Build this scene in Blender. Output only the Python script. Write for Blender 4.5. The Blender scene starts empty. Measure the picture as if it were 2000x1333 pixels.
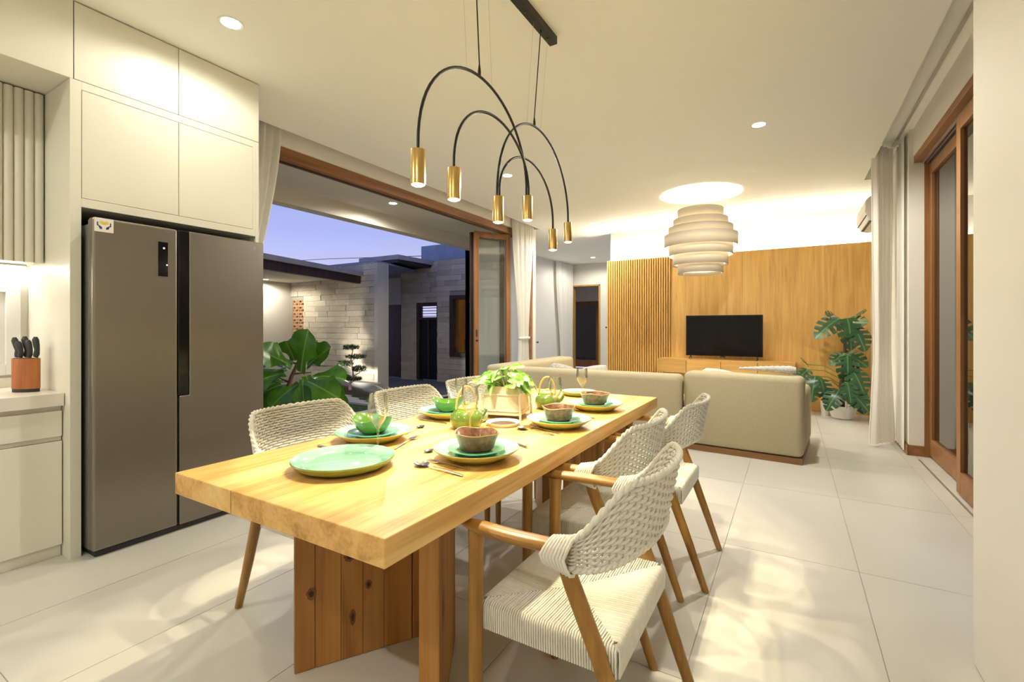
import bpy, bmesh, math, random
from mathutils import Vector, Matrix
rnd = random.Random(7)
S = bpy.context.scene
C = S.collection
PI = math.pi
# ------------------------------------------------------------------ camera (image taken as 2000 x 1333)
FPX, VPX, HOR, EYE = 920.0, 1546.0, 640.0, 1.2
YAW = math.atan((VPX - 1000) / FPX)
cam = bpy.data.cameras.new('camera')
cam.sensor_width = 36.0
cam.lens = FPX / 2000 * 36
cam.shift_y = -(666.5 - HOR) / 2000
cam.clip_start = 0.03
camo = bpy.data.objects.new('camera', cam)
C.objects.link(camo)
camo.location = (0, 0, EYE)
camo.rotation_euler = (PI / 2, 0, YAW)
S.camera = camo
# ------------------------------------------------------------------ view + world
S.view_settings.view_transform = 'Standard'
S.view_settings.look = 'None'
S.view_settings.exposure = 0.43
S.view_settings.gamma = 1.0
S.view_settings.use_curve_mapping = False
S.cycles.use_denoising = True
S.cycles.adaptive_threshold = 0.045
S.cycles.max_bounces = 7
S.cycles.diffuse_bounces = 4
S.cycles.glossy_bounces = 3
S.cycles.transparent_max_bounces = 14
S.cycles.sample_clamp_indirect = 6.0
S.cycles.caustics_reflective = False
S.cycles.caustics_refractive = False
W = bpy.data.worlds.new('dusk_sky')
S.world = W
W.use_nodes = True
nt = W.node_tree
nt.nodes.clear()
def wn(t, **k):
    n = nt.nodes.new(t)
    for a, b in k.items():
        setattr(n, a, b)
    return n
tc = wn('ShaderNodeTexCoord')
sep = wn('ShaderNodeSeparateXYZ')
nt.links.new(tc.outputs['Generated'], sep.inputs[0])
ramp = wn('ShaderNodeValToRGB')
nt.links.new(sep.outputs['Z'], ramp.inputs[0])
e = ramp.color_ramp.elements
e[0].position = 0.0; e[0].color = (0.62, 0.62, 0.92, 1)
e[1].position = 1.0; e[1].color = (0.10, 0.17, 0.55, 1)
for p, c in ((0.10, (0.62, 0.63, 0.96, 1)), (0.20, (0.40, 0.47, 0.92, 1)), (0.38, (0.27, 0.36, 0.85, 1))):
    q = e.new(p); q.color = c
mp = wn('ShaderNodeMapping'); mp.inputs['Scale'].default_value = (3, 3, 16)
nt.links.new(tc.outputs['Generated'], mp.inputs[0])
nz = wn('ShaderNodeTexNoise'); nz.inputs['Scale'].default_value = 1.6; nz.inputs['Detail'].default_value = 5
nt.links.new(mp.outputs[0], nz.inputs[0])
cr = wn('ShaderNodeValToRGB')
cr.color_ramp.elements[0].position = 0.48; cr.color_ramp.elements[0].color = (0, 0, 0, 1)
cr.color_ramp.elements[1].position = 0.75; cr.color_ramp.elements[1].color = (0.6, 0.6, 0.6, 1)
nt.links.new(nz.outputs['Fac'], cr.inputs[0])
mx = wn('ShaderNodeMixRGB'); mx.inputs[2].default_value = (0.52, 0.50, 0.78, 1)
nt.links.new(cr.outputs[0], mx.inputs[0]); nt.links.new(ramp.outputs[0], mx.inputs[1])
bg = wn('ShaderNodeBackground'); bg.inputs[1].default_value = 0.76
nt.links.new(mx.outputs[0], bg.inputs[0])
ow = wn('ShaderNodeOutputWorld'); nt.links.new(bg.outputs[0], ow.inputs[0])
# lamp strengths (watts) used by the lamp builders below
P_DOWN, P_ARC, P_RING, P_PATIO, P_EAVE, P_GARDEN = 92.0, 34.0, 150.0, 55.0, 70.0, 75.0
E_COVE, E_KITCHEN = 165.0, 34.0
WARM, WARMER, NEUTRAL = (1.0, 0.86, 0.62), (1.0, 0.87, 0.57), (1.0, 0.96, 0.83)
# ------------------------------------------------------------------ pixel -> ray helpers
FW = Vector((-math.sin(YAW), math.cos(YAW), 0)); RT = Vector((math.cos(YAW), math.sin(YAW), 0)); UP = Vector((0, 0, 1))
EYEV = Vector((0, 0, EYE))
def ray(u, v): return FW + RT * ((u - 1000) / FPX) + UP * ((HOR - v) / FPX)
def onz(u, v, z): r = ray(u, v); return EYEV + r * ((z - EYE) / r.z)
def onx(u, v, x): r = ray(u, v); return EYEV + r * (x / r.x)
def ony(u, v, y): r = ray(u, v); return EYEV + r * (y / r.y)
def atd(u, v, d): return EYEV + ray(u, v) * d
# ------------------------------------------------------------------ materials
MATS = {}
def newmat(name):
    m = bpy.data.materials.new(name); m.use_nodes = True
    n = m.node_tree.nodes; n.clear()
    o = n.new('ShaderNodeOutputMaterial'); b = n.new('ShaderNodeBsdfPrincipled')
    m.node_tree.links.new(b.outputs[0], o.inputs[0])
    MATS[name] = m
    return m, m.node_tree, b, o
def plain(name, col, rough=0.5, metal=0.0, bump=0.0, bscale=200, var=0.0, vscale=6, spec=0.5, objvar=0.0, coat=0.0):
    m, t, b, o = newmat(name)
    b.inputs['Base Color'].default_value = (*col, 1)
    b.inputs['Roughness'].default_value = rough
    b.inputs['Metallic'].default_value = metal
    b.inputs['Specular IOR Level'].default_value = spec
    if coat: b.inputs['Coat Weight'].default_value = coat; b.inputs['Coat Roughness'].default_value = 0.08
    tc = t.nodes.new('ShaderNodeTexCoord')
    if var or objvar:
        hs = t.nodes.new('ShaderNodeHueSaturation'); hs.inputs['Color'].default_value = (*col, 1)
        last = None
        if var:
            nz = t.nodes.new('ShaderNodeTexNoise'); nz.inputs['Scale'].default_value = vscale; nz.inputs['Detail'].default_value = 6
            t.links.new(tc.outputs['Object'], nz.inputs['Vector'])
            mr = t.nodes.new('ShaderNodeMapRange'); mr.inputs[1].default_value = 0.3; mr.inputs[2].default_value = 0.7
            mr.inputs[3].default_value = 1 - var; mr.inputs[4].default_value = 1 + var
            t.links.new(nz.outputs['Fac'], mr.inputs[0]); last = mr.outputs[0]
        if objvar:
            oi = t.nodes.new('ShaderNodeObjectInfo')
            m2 = t.nodes.new('ShaderNodeMapRange'); m2.inputs[3].default_value = 1 - objvar; m2.inputs[4].default_value = 1 + objvar
            t.links.new(oi.outputs['Random'], m2.inputs[0])
            if last is not None:
                mu = t.nodes.new('ShaderNodeMath'); mu.operation = 'MULTIPLY'
                t.links.new(last, mu.inputs[0]); t.links.new(m2.outputs[0], mu.inputs[1]); last = mu.outputs[0]
            else: last = m2.outputs[0]
        t.links.new(last, hs.inputs['Value']); t.links.new(hs.outputs[0], b.inputs['Base Color'])
    if bump:
        nb = t.nodes.new('ShaderNodeTexNoise'); nb.inputs['Scale'].default_value = bscale; nb.inputs['Detail'].default_value = 4
        t.links.new(tc.outputs['Object'], nb.inputs['Vector'])
        bp = t.nodes.new('ShaderNodeBump'); bp.inputs['Strength'].default_value = bump; bp.inputs['Distance'].default_value = 0.003
        t.links.new(nb.outputs['Fac'], bp.inputs['Height']); t.links.new(bp.outputs[0], b.inputs['Normal'])
    return m
def wood(name, dark, mid, light, axis='Y', scale=1.0, rough=0.45, knots=False, objvar=0.08):
    m, t, b, o = newmat(name)
    L = t.links.new
    tc = t.nodes.new('ShaderNodeTexCoord')
    oi = t.nodes.new('ShaderNodeObjectInfo')
    ad = t.nodes.new('ShaderNodeVectorMath'); ad.operation = 'ADD'
    sc = t.nodes.new('ShaderNodeVectorMath'); sc.operation = 'SCALE'; sc.inputs[3].default_value = 7.3
    cb = t.nodes.new('ShaderNodeCombineXYZ')
    for k in range(3): L(oi.outputs['Random'], cb.inputs[k])
    L(cb.outputs[0], sc.inputs[0]); L(tc.outputs['Object'], ad.inputs[0]); L(sc.outputs[0], ad.inputs[1])
    mp = t.nodes.new('ShaderNodeMapping')
    s = {'X': (0.7, 9, 9), 'Y': (9, 0.7, 9), 'Z': (9, 9, 0.7)}[axis]
    mp.inputs['Scale'].default_value = tuple(q * scale for q in s)
    L(ad.outputs[0], mp.inputs[0])
    n1 = t.nodes.new('ShaderNodeTexNoise'); n1.inputs['Scale'].default_value = 1.1; n1.inputs['Detail'].default_value = 6; n1.inputs['Distortion'].default_value = 0.8
    L(mp.outputs[0], n1.inputs['Vector'])
    mp2 = t.nodes.new('ShaderNodeMapping'); mp2.inputs['Scale'].default_value = tuple((q * scale * 6 if q > 1 else q * scale * 1.5) for q in s)
    L(ad.outputs[0], mp2.inputs[0])
    n2 = t.nodes.new('ShaderNodeTexNoise'); n2.inputs['Scale'].default_value = 1.6; n2.inputs['Detail'].default_value = 3
    L(mp2.outputs[0], n2.inputs['Vector'])
    mu = t.nodes.new('ShaderNodeMath'); mu.operation = 'MULTIPLY_ADD'; mu.inputs[1].default_value = 0.35; 
    L(n2.outputs['Fac'], mu.inputs[0]); L(n1.outputs['Fac'], mu.inputs[2])
    cr = t.nodes.new('ShaderNodeValToRGB'); e = cr.color_ramp.elements
    e[0].position = 0.45; e[0].color = (*dark, 1); e[1].position = 0.92; e[1].color = (*light, 1)
    q = e.new(0.66); q.color = (*mid, 1)
    L(mu.outputs[0], cr.inputs[0])
    col = cr.outputs[0]
    if knots:
        vo = t.nodes.new('ShaderNodeTexVoronoi'); vo.inputs['Scale'].default_value = 4.2
        mk = t.nodes.new('ShaderNodeMapping'); mk.inputs['Scale'].default_value = {'X': (.6, 1, 1), 'Y': (1, .6, 1), 'Z': (1, 1, .6)}[axis]
        L(ad.outputs[0], mk.inputs[0]); L(mk.outputs[0], vo.inputs['Vector'])
        kr = t.nodes.new('ShaderNodeValToRGB'); k = kr.color_ramp.elements
        k[0].position = 0.05; k[0].color = (1, 1, 1, 1); k[1].position = 0.20; k[1].color = (0, 0, 0, 1)
        L(vo.outputs['Distance'], kr.inputs[0])
        mk2 = t.nodes.new('ShaderNodeMixRGB'); mk2.inputs[2].default_value = (dark[0] * .35, dark[1] * .3, dark[2] * .3, 1)
        L(kr.outputs[0], mk2.inputs[0]); L(col, mk2.inputs[1]); col = mk2.outputs[0]
    hs = t.nodes.new('ShaderNodeHueSaturation')
    mr = t.nodes.new('ShaderNodeMapRange'); mr.inputs[3].default_value = 1 - objvar; mr.inputs[4].default_value = 1 + objvar
    L(oi.outputs['Random'], mr.inputs[0]); L(mr.outputs[0], hs.inputs['Value']); L(col, hs.inputs['Color'])
    L(hs.outputs[0], b.inputs['Base Color'])
    b.inputs['Roughness'].default_value = rough
    bp = t.nodes.new('ShaderNodeBump'); bp.inputs['Strength'].default_value = 0.12; bp.inputs['Distance'].default_value = 0.002
    L(n2.outputs['Fac'], bp.inputs['Height']); L(bp.outputs[0], b.inputs['Normal'])
    return m
def emit(name, col, st):
    m = bpy.data.materials.new(name); m.use_nodes = True
    n = m.node_tree.nodes; n.clear()
    o = n.new('ShaderNodeOutputMaterial'); b = n.new('ShaderNodeEmission')
    b.inputs[0].default_value = (*col, 1); b.inputs[1].default_value = st
    m.node_tree.links.new(b.outputs[0], o.inputs[0]); MATS[name] = m
    return m
def pane(name, tint=(1, 1, 1), power=3.0, rough=0.0, boost=1.0):
    m = bpy.data.materials.new(name); m.use_nodes = True
    t = m.node_tree; n = t.nodes; n.clear()
    o = n.new('ShaderNodeOutputMaterial'); tr = n.new('ShaderNodeBsdfTransparent'); tr.inputs[0].default_value = (*tint, 1)
    gl = n.new('ShaderNodeBsdfGlossy'); gl.inputs['Roughness'].default_value = rough
    fr = n.new('ShaderNodeLayerWeight'); fr.inputs[0].default_value = 0.5       # facing term: the same from both sides of the sheet
    pw = n.new('ShaderNodeMath'); pw.operation = 'POWER'; pw.inputs[1].default_value = power
    mu = n.new('ShaderNodeMath'); mu.operation = 'MULTIPLY_ADD'; mu.inputs[1].default_value = 0.85; mu.inputs[2].default_value = 0.035 * boost; mu.use_clamp = True
    mi = n.new('ShaderNodeMixShader')
    t.links.new(fr.outputs['Facing'], pw.inputs[0]); t.links.new(pw.outputs[0], mu.inputs[0]); t.links.new(mu.outputs[0], mi.inputs[0])
    t.links.new(tr.outputs[0], mi.inputs[1]); t.links.new(gl.outputs[0], mi.inputs[2]); t.links.new(mi.outputs[0], o.inputs[0])
    MATS[name] = m
    return m
def cloth(name, col, trans=0.35, rough=0.9):
    m = bpy.data.materials.new(name); m.use_nodes = True
    t = m.node_tree; n = t.nodes; n.clear()
    o = n.new('ShaderNodeOutputMaterial'); d = n.new('ShaderNodeBsdfDiffuse'); tl = n.new('ShaderNodeBsdfTranslucent'); mi = n.new('ShaderNodeMixShader')
    d.inputs[0].default_value = (*col, 1); tl.inputs[0].default_value = (*col, 1); mi.inputs[0].default_value = trans
    t.links.new(d.outputs[0], mi.inputs[1]); t.links.new(tl.outputs[0], mi.inputs[2]); t.links.new(mi.outputs[0], o.inputs[0])
    MATS[name] = m
    return m
def leafmat(name, c1, c2, rough=0.4, trans=0.25, scale=9, vein=None):
    m, t, b, o = newmat(name)
    tc = t.nodes.new('ShaderNodeTexCoord'); nz = t.nodes.new('ShaderNodeTexNoise'); nz.inputs['Scale'].default_value = scale; nz.inputs['Detail'].default_value = 4
    t.links.new(tc.outputs['Object'], nz.inputs['Vector'])
    cr = t.nodes.new('ShaderNodeValToRGB'); e = cr.color_ramp.elements
    e[0].position = 0.38; e[0].color = (*c1, 1); e[1].position = 0.62; e[1].color = (*c2, 1)
    t.links.new(nz.outputs['Fac'], cr.inputs[0]); col = cr.outputs[0]
    if vein:
        sx = t.nodes.new('ShaderNodeSeparateXYZ'); t.links.new(tc.outputs['Object'], sx.inputs[0])
        ab = t.nodes.new('ShaderNodeMath'); ab.operation = 'ABSOLUTE'; t.links.new(sx.outputs[0], ab.inputs[0])
        r2 = t.nodes.new('ShaderNodeValToRGB'); k = r2.color_ramp.elements
        k[0].position = 0.004; k[0].color = (1, 1, 1, 1); k[1].position = 0.009; k[1].color = (0, 0, 0, 1)
        t.links.new(ab.outputs[0], r2.inputs[0])
        mi = t.nodes.new('ShaderNodeMixRGB'); mi.inputs[2].default_value = (*vein, 1)
        t.links.new(r2.outputs[0], mi.inputs[0]); t.links.new(col, mi.inputs[1]); col = mi.outputs[0]
    t.links.new(col, b.inputs['Base Color']); b.inputs['Roughness'].default_value = rough
    tl = t.nodes.new('ShaderNodeBsdfTranslucent'); t.links.new(col, tl.inputs[0])
    ms = t.nodes.new('ShaderNodeMixShader'); ms.inputs[0].default_value = trans
    t.links.new(b.outputs[0], ms.inputs[1]); t.links.new(tl.outputs[0], ms.inputs[2]); t.links.new(ms.outputs[0], o.inputs[0])
    return m
plain('paint', (0.80, 0.77, 0.70), 0.75, var=0.012, vscale=2)
plain('ceiling_paint', (0.925, 0.915, 0.835), 0.8)
plain('cabinet', (0.80, 0.78, 0.68), 0.28, spec=0.4)
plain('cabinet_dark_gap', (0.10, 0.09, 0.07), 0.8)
plain('flute_paint', (0.70, 0.67, 0.57), 0.5)
plain('counter', (0.82, 0.77, 0.70), 0.3)
plain('tile', (0.64, 0.62, 0.57), 0.30, var=0.035, vscale=1.7, objvar=0.012, spec=0.4)
plain('grout', (0.42, 0.39, 0.35), 0.9)
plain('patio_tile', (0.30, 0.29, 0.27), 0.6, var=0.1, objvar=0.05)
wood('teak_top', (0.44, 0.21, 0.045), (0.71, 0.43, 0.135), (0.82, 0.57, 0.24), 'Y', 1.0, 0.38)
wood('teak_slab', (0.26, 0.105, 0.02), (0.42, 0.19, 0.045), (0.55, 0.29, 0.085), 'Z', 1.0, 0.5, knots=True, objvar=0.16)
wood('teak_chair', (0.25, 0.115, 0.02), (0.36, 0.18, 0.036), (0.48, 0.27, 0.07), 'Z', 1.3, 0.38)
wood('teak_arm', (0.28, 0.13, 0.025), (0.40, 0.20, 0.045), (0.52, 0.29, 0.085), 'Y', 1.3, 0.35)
wood('oak_panel', (0.45, 0.245, 0.06), (0.56, 0.32, 0.085), (0.65, 0.40, 0.125), 'Z', 1.6, 0.5, objvar=0.05)
wood('oak_console', (0.44, 0.24, 0.06), (0.53, 0.30, 0.08), (0.62, 0.37, 0.115), 'X', 1.6, 0.5, objvar=0.04)
wood('door_wood', (0.17, 0.068, 0.02), (0.25, 0.105, 0.032), (0.32, 0.145, 0.048), 'Z', 1.2, 0.42)
wood('door_wood_y', (0.17, 0.068, 0.02), (0.25, 0.105, 0.032), (0.32, 0.145, 0.048), 'Y', 1.2, 0.42)
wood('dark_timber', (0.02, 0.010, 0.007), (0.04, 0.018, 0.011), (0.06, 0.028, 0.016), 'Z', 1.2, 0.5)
wood('knife_block_wood', (0.24, 0.065, 0.014), (0.36, 0.115, 0.026), (0.46, 0.17, 0.045), 'Z', 2.0, 0.45)
wood('sofa_plinth', (0.20, 0.09, 0.03), (0.28, 0.13, 0.045), (0.34, 0.17, 0.06), 'X', 1.2, 0.5)
m, t, b, o = newmat('steel')
b.inputs['Base Color'].default_value = (0.26, 0.235, 0.205, 1); b.inputs['Metallic'].default_value = 0.9; b.inputs['Roughness'].default_value = 0.42
tcn = t.nodes.new('ShaderNodeTexCoord'); mpn = t.nodes.new('ShaderNodeMapping'); mpn.inputs['Scale'].default_value = (300, 4, 300)
nzn = t.nodes.new('ShaderNodeTexNoise'); nzn.inputs['Scale'].default_value = 1.0
t.links.new(tcn.outputs['Object'], mpn.inputs[0]); t.links.new(mpn.outputs[0], nzn.inputs['Vector'])
mrn = t.nodes.new('ShaderNodeMapRange'); mrn.inputs[3].default_value = 0.30; mrn.inputs[4].default_value = 0.40
t.links.new(nzn.outputs['Fac'], mrn.inputs[0]); t.links.new(mrn.outputs[0], b.inputs['Roughness'])
plain('fridge_body', (0.20, 0.19, 0.18), 0.5, 0.3)
plain('black_gloss', (0.008, 0.008, 0.008), 0.12)
plain('black_matte', (0.02, 0.02, 0.02), 0.55)
plain('screen', (0.004, 0.004, 0.0045), 0.1, spec=0.18)
plain('pendant_black', (0.025, 0.022, 0.018), 0.4, 0.4)
plain('brass', (0.62, 0.42, 0.16), 0.28, 1.0)
plain('steel_cutlery', (0.72, 0.70, 0.67), 0.16, 1.0)
plain('rope', (0.83, 0.805, 0.72), 0.85, bump=0.5, bscale=420, var=0.05, vscale=40)
plain('rope_shaded', (0.52, 0.49, 0.42), 0.95)  # same rope, coloured darker for the shade inside the weave
plain('sofa_fabric', (0.52, 0.45, 0.30), 0.95, bump=0.6, bscale=320, var=0.05, vscale=60, spec=0.1)
plain('cushion_stripe', (0.50, 0.47, 0.43), 0.95, bump=0.8, bscale=90, var=0.3, vscale=45, spec=0.1)
plain('throw_knit', (0.62, 0.59, 0.55), 0.95, bump=0.9, bscale=120, var=0.2, vscale=70, spec=0.1)
plain('celadon_deep', (0.30, 0.56, 0.43), 0.12, var=0.05, vscale=8, coat=0.5)
plain('celadon', (0.34, 0.60, 0.48), 0.12, var=0.05, vscale=8, coat=0.5)
plain('celadon_green', (0.24, 0.56, 0.37), 0.12, var=0.06, vscale=10, coat=0.5)
plain('olive_glaze', (0.55, 0.56, 0.16), 0.25, coat=0.3)
plain('olive_dark', (0.24, 0.30, 0.06), 0.3, coat=0.3)
plain('pot_glaze', (0.12, 0.20, 0.028), 0.14, var=0.25, vscale=20, coat=0.5)
plain('leaf_glaze', (0.09, 0.21, 0.028), 0.14, var=0.18, vscale=14, coat=0.5)
plain('brown_glaze', (0.20, 0.095, 0.05), 0.3, var=0.45, vscale=60, bump=0.5, bscale=60, coat=0.15)
plain('brown_rim', (0.55, 0.33, 0.12), 0.25, coat=0.3)
plain('bamboo', (0.72, 0.60, 0.42), 0.55, var=0.08, vscale=18, bump=0.4, bscale=90)
plain('bamboo_pale', (0.80, 0.74, 0.62), 0.6, var=0.06, vscale=30)
plain('cane', (0.68, 0.42, 0.12), 0.4)
plain('white_plastic', (0.78, 0.77, 0.74), 0.35)
plain('white_ceramic', (0.82, 0.79, 0.73), 0.5)
plain('white_frame', (0.80, 0.80, 0.78), 0.4)
plain('pebble', (0.85, 0.86, 0.86), 0.3)
plain('soil', (0.10, 0.06, 0.04), 0.95, bump=1.0, bscale=80)
plain('orange_fruit', (0.75, 0.30, 0.03), 0.5)
plain('trunk', (0.16, 0.085, 0.05), 0.9, bump=0.8, bscale=60)
plain('bonsai_trunk', (0.55, 0.46, 0.36), 0.9, bump=0.6, bscale=60)
plain('monstera_stem', (0.07, 0.045, 0.02), 0.8)
plain('stem_green', (0.14, 0.20, 0.03), 0.6)
plain('stone', (0.50, 0.43, 0.33), 0.85, var=0.12, vscale=9, bump=0.7, bscale=50, objvar=0.16)
plain('stone_joint', (0.30, 0.27, 0.23), 0.95)
plain('render_wall', (0.52, 0.49, 0.42), 0.9, var=0.03, vscale=3)
plain('knot_ring', (0.20, 0.075, 0.018), 0.55)
plain('knot_heart', (0.045, 0.018, 0.008), 0.7)
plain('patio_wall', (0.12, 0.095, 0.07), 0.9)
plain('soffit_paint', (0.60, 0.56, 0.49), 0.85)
plain('concrete', (0.40, 0.385, 0.36), 0.85, var=0.08)
plain('parapet_paint', (0.28, 0.32, 0.42), 0.85, var=0.05)
plain('terracotta', (0.50, 0.30, 0.16), 0.8)
plain('grass', (0.028, 0.07, 0.012), 0.9, var=0.35, vscale=30, bump=1.0, bscale=120)
plain('mulch', (0.03, 0.022, 0.015), 0.95, bump=1.0, bscale=60)
plain('purple_leaf', (0.16, 0.07, 0.06), 0.4)
plain('pale_leaf', (0.60, 0.55, 0.42), 0.5)
plain('blue_print', (0.03, 0.04, 0.13), 0.5)
plain('yellow_print', (0.75, 0.60, 0.12), 0.5)
plain('red_print', (0.6, 0.1, 0.05), 0.5)
plain('sticker_white', (0.82, 0.78, 0.76), 0.4)
plain('led_white', (0.8, 0.8, 0.8), 0.3)
plain('aluminium', (0.55, 0.54, 0.52), 0.4, 0.9)
plain('night_door', (0.012, 0.012, 0.022), 0.25)
plain('lamp_linen', (0.72, 0.62, 0.48), 0.9)
cloth('curtain_sheer', (0.93, 0.905, 0.84), 0.22)
plain('porch_stone', (0.13, 0.13, 0.125), 0.8, var=0.1)
cloth('lamp_shade', (0.60, 0.53, 0.42), 0.12)
pane('glass_pane', (0.90, 0.92, 0.90), 3.0, 0.0, 1.8)
pane('glass_dark', (0.30, 0.29, 0.27), 3.0, 0.0, 2.8)
pane('wine_glass', (0.96, 0.97, 0.96), 1.6, 0.02, 3.0)
leafmat('pothos', (0.05, 0.23, 0.008), (0.29, 0.47, 0.085), 0.32, 0.3, 28, (0.6, 0.8, 0.3))
leafmat('monstera', (0.012, 0.06, 0.022), (0.03, 0.10, 0.035), 0.28, 0.12, 6, (0.10, 0.22, 0.07))
leafmat('fig_leaf', (0.05, 0.15, 0.010), (0.095, 0.23, 0.016), 0.25, 0.25, 5, (0.22, 0.34, 0.07))
leafmat('pine', (0.02, 0.05, 0.012), (0.05, 0.10, 0.02), 0.6, 0.1, 30)
emit('bulb_warm', (1.0, 0.88, 0.62), 30.0)
emit('bulb_down', (1.0, 0.95, 0.84), 30.0)
emit('cove_strip', (1.0, 0.90, 0.72), E_COVE)
emit('kitchen_strip', (1.0, 0.93, 0.80), E_KITCHEN)
emit('lamp_bulb', (1.0, 0.86, 0.62), 25.0)
emit('indicator', (1.0, 1.0, 1.0), 2.0)
emit('lit_room', (1.0, 0.72, 0.36), 0.55)
# ------------------------------------------------------------------ mesh helpers
class MB:
    def __init__(s): s.v = []; s.f = []; s.mi = []; s.cur = 0
    def add(s, vs, fs):
        o = len(s.v); s.v += [tuple(p) for p in vs]
        for f in fs: s.f.append([i + o for i in f]); s.mi.append(s.cur)
        return s
    def box(s, x0, y0, z0, x1, y1, z1, mat=None):
        vs = [(x0, y0, z0), (x1, y0, z0), (x1, y1, z0), (x0, y1, z0), (x0, y0, z1), (x1, y0, z1), (x1, y1, z1), (x0, y1, z1)]
        if mat is not None: vs = [mat @ Vector(p) for p in vs]
        return s.add(vs, [(0, 3, 2, 1), (4, 5, 6, 7), (0, 1, 5, 4), (1, 2, 6, 5), (2, 3, 7, 6), (3, 0, 4, 7)])
    def prism(s, poly, z0, z1, mat=None):
        n = len(poly)
        vs = [(x, y, z0) for x, y in poly] + [(x, y, z1) for x, y in poly]
        if mat is not None: vs = [mat @ Vector(p) for p in vs]
        return s.add(vs, [list(range(n))[::-1], list(range(n, 2 * n))] + [(i, (i + 1) % n, n + (i + 1) % n, n + i) for i in range(n)])
    def tube(s, pts, rad, n=8, cap=True, flat=None, up=None):
        pts = [Vector(p) for p in pts]; m = len(pts)
        R = rad if isinstance(rad, (list, tuple)) else [rad] * m
        vs, fs = [], []
        ref = Vector(up) if up else None
        for i, p in enumerate(pts):
            d = (pts[min(i + 1, m - 1)] - pts[max(i - 1, 0)])
            if d.length < 1e-9: d = Vector((0, 0, 1))
            d.normalize()
            if ref is None:
                ref = Vector((0, 0, 1)) if abs(d.z) < 0.9 else Vector((1, 0, 0))
            a = d.cross(ref)
            if a.length < 1e-6: a = d.orthogonal()
            a.normalize(); b2 = a.cross(d); b2.normalize()
            if up is None: ref = b2
            fl = 1.0 if flat is None else flat
            for k in range(n):
                t = 2 * PI * k / n
                vs.append(p + a * (R[i] * math.cos(t)) + b2 * (R[i] * fl * math.sin(t)))
        for i in range(m - 1):
            for k in range(n):
                k2 = (k + 1) % n
                fs.append((i * n + k, i * n + k2, (i + 1) * n + k2, (i + 1) * n + k))
        if cap:
            fs.append(list(range(n))[::-1]); fs.append([(m - 1) * n + k for k in range(n)])
        return s.add(vs, fs)
    def lathe(s, prof, n=32, c=(0, 0, 0), rmod=None, zmod=None, close=False):
        vs, fs = [], []
        m = len(prof)
        for j, (r, z) in enumerate(prof):
            for k in range(n):
                t = 2 * PI * k / n
                rr = r * (rmod(t, j / (m - 1)) if rmod else 1); zz = z + (zmod(t, j / (m - 1)) if zmod else 0)
                vs.append((c[0] + rr * math.cos(t), c[1] + rr * math.sin(t), c[2] + zz))
        for j in range(m - 1):
            for k in range(n):
                k2 = (k + 1) % n
                fs.append((j * n + k, j * n + k2, (j + 1) * n + k2, (j + 1) * n + k))
        if close:
            fs.append(list(range(n))[::-1]); fs.append([(m - 1) * n + k for k in range(n)])
        return s.add(vs, fs)
    def grid(s, fn, nu, nv):
        vs = [fn(i / nu, j / nv) for i in range(nu + 1) for j in range(nv + 1)]
        fs = [(i * (nv + 1) + j, (i + 1) * (nv + 1) + j, (i + 1) * (nv + 1) + j + 1, i * (nv + 1) + j + 1) for i in range(nu) for j in range(nv)]
        return s.add(vs, fs)
    def ball(s, c, rx, ry, rz, n=10, m=6):
        prof = [(max(1e-4, math.sin(PI * j / m)), -math.cos(PI * j / m)) for j in range(m + 1)]
        vs, fs = [], []
        for r, z in prof:
            for k in range(n):
                t = 2 * PI * k / n
                vs.append((c[0] + rx * r * math.cos(t), c[1] + ry * r * math.sin(t), c[2] + rz * z))
        for j in range(m):
            for k in range(n):
                k2 = (k + 1) % n
                fs.append((j * n + k, j * n + k2, (j + 1) * n + k2, (j + 1) * n + k))
        return s.add(vs, fs)
    def mesh(s, name, smooth=None):
        me = bpy.data.meshes.new(name); me.from_pydata(s.v, [], s.f)
        bm = bmesh.new(); bm.from_mesh(me); bmesh.ops.recalc_face_normals(bm, faces=bm.faces); bm.to_mesh(me); bm.free()
        if any(s.mi):
            for p, k in zip(me.polygons, s.mi): p.material_index = k
        if smooth is not None:
            for p in me.polygons: p.use_smooth = True
            me.set_sharp_from_angle(angle=math.radians(smooth))
        return me
def link(name, me, mat, parent=None, loc=(0, 0, 0), rot=(0, 0, 0), bevel=0.0, seg=2, solid=0.0):
    o = bpy.data.objects.new(name, me); C.objects.link(o)
    mats = mat if isinstance(mat, (list, tuple)) else [mat]
    if not me.materials:
        for q in mats: me.materials.append(MATS[q])
    o.location = loc; o.rotation_euler = rot
    if parent is not None: o.parent = parent
    if solid:
        d = o.modifiers.new('solid', 'SOLIDIFY'); d.thickness = solid; d.offset = 0
    if bevel:
        d = o.modifiers.new('bevel', 'BEVEL'); d.width = bevel; d.segments = seg; d.limit_method = 'ANGLE'; d.harden_normals = False
    return o
def build(mb, name, mat, parent=None, smooth=None, **k): return link(name, mb.mesh(name, smooth), mat, parent, **k)
def box(name, mat, a, b, parent=None, bevel=0.0, **k):
    """one box between corners a and b, its origin at the middle of its base"""
    x0, x1 = sorted((a[0], b[0])); y0, y1 = sorted((a[1], b[1])); z0, z1 = sorted((a[2], b[2]))
    cx, cy = (x0 + x1) / 2, (y0 + y1) / 2
    pl = parent.location if parent is not None else Vector((0, 0, 0))
    m = MB().box(x0 - cx, y0 - cy, 0, x1 - cx, y1 - cy, z1 - z0)
    return build(m, name, mat, parent, loc=(cx - pl[0], cy - pl[1], z0 - pl[2]), bevel=bevel, **k)
def thing(name, label, cat, loc=(0, 0, 0), rotz=0.0, group=None):
    o = bpy.data.objects.new(name, None); C.objects.link(o); o.empty_display_size = 0.1
    o.location = loc; o.rotation_euler = (0, 0, rotz); return tag(o, label, cat, group)
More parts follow.
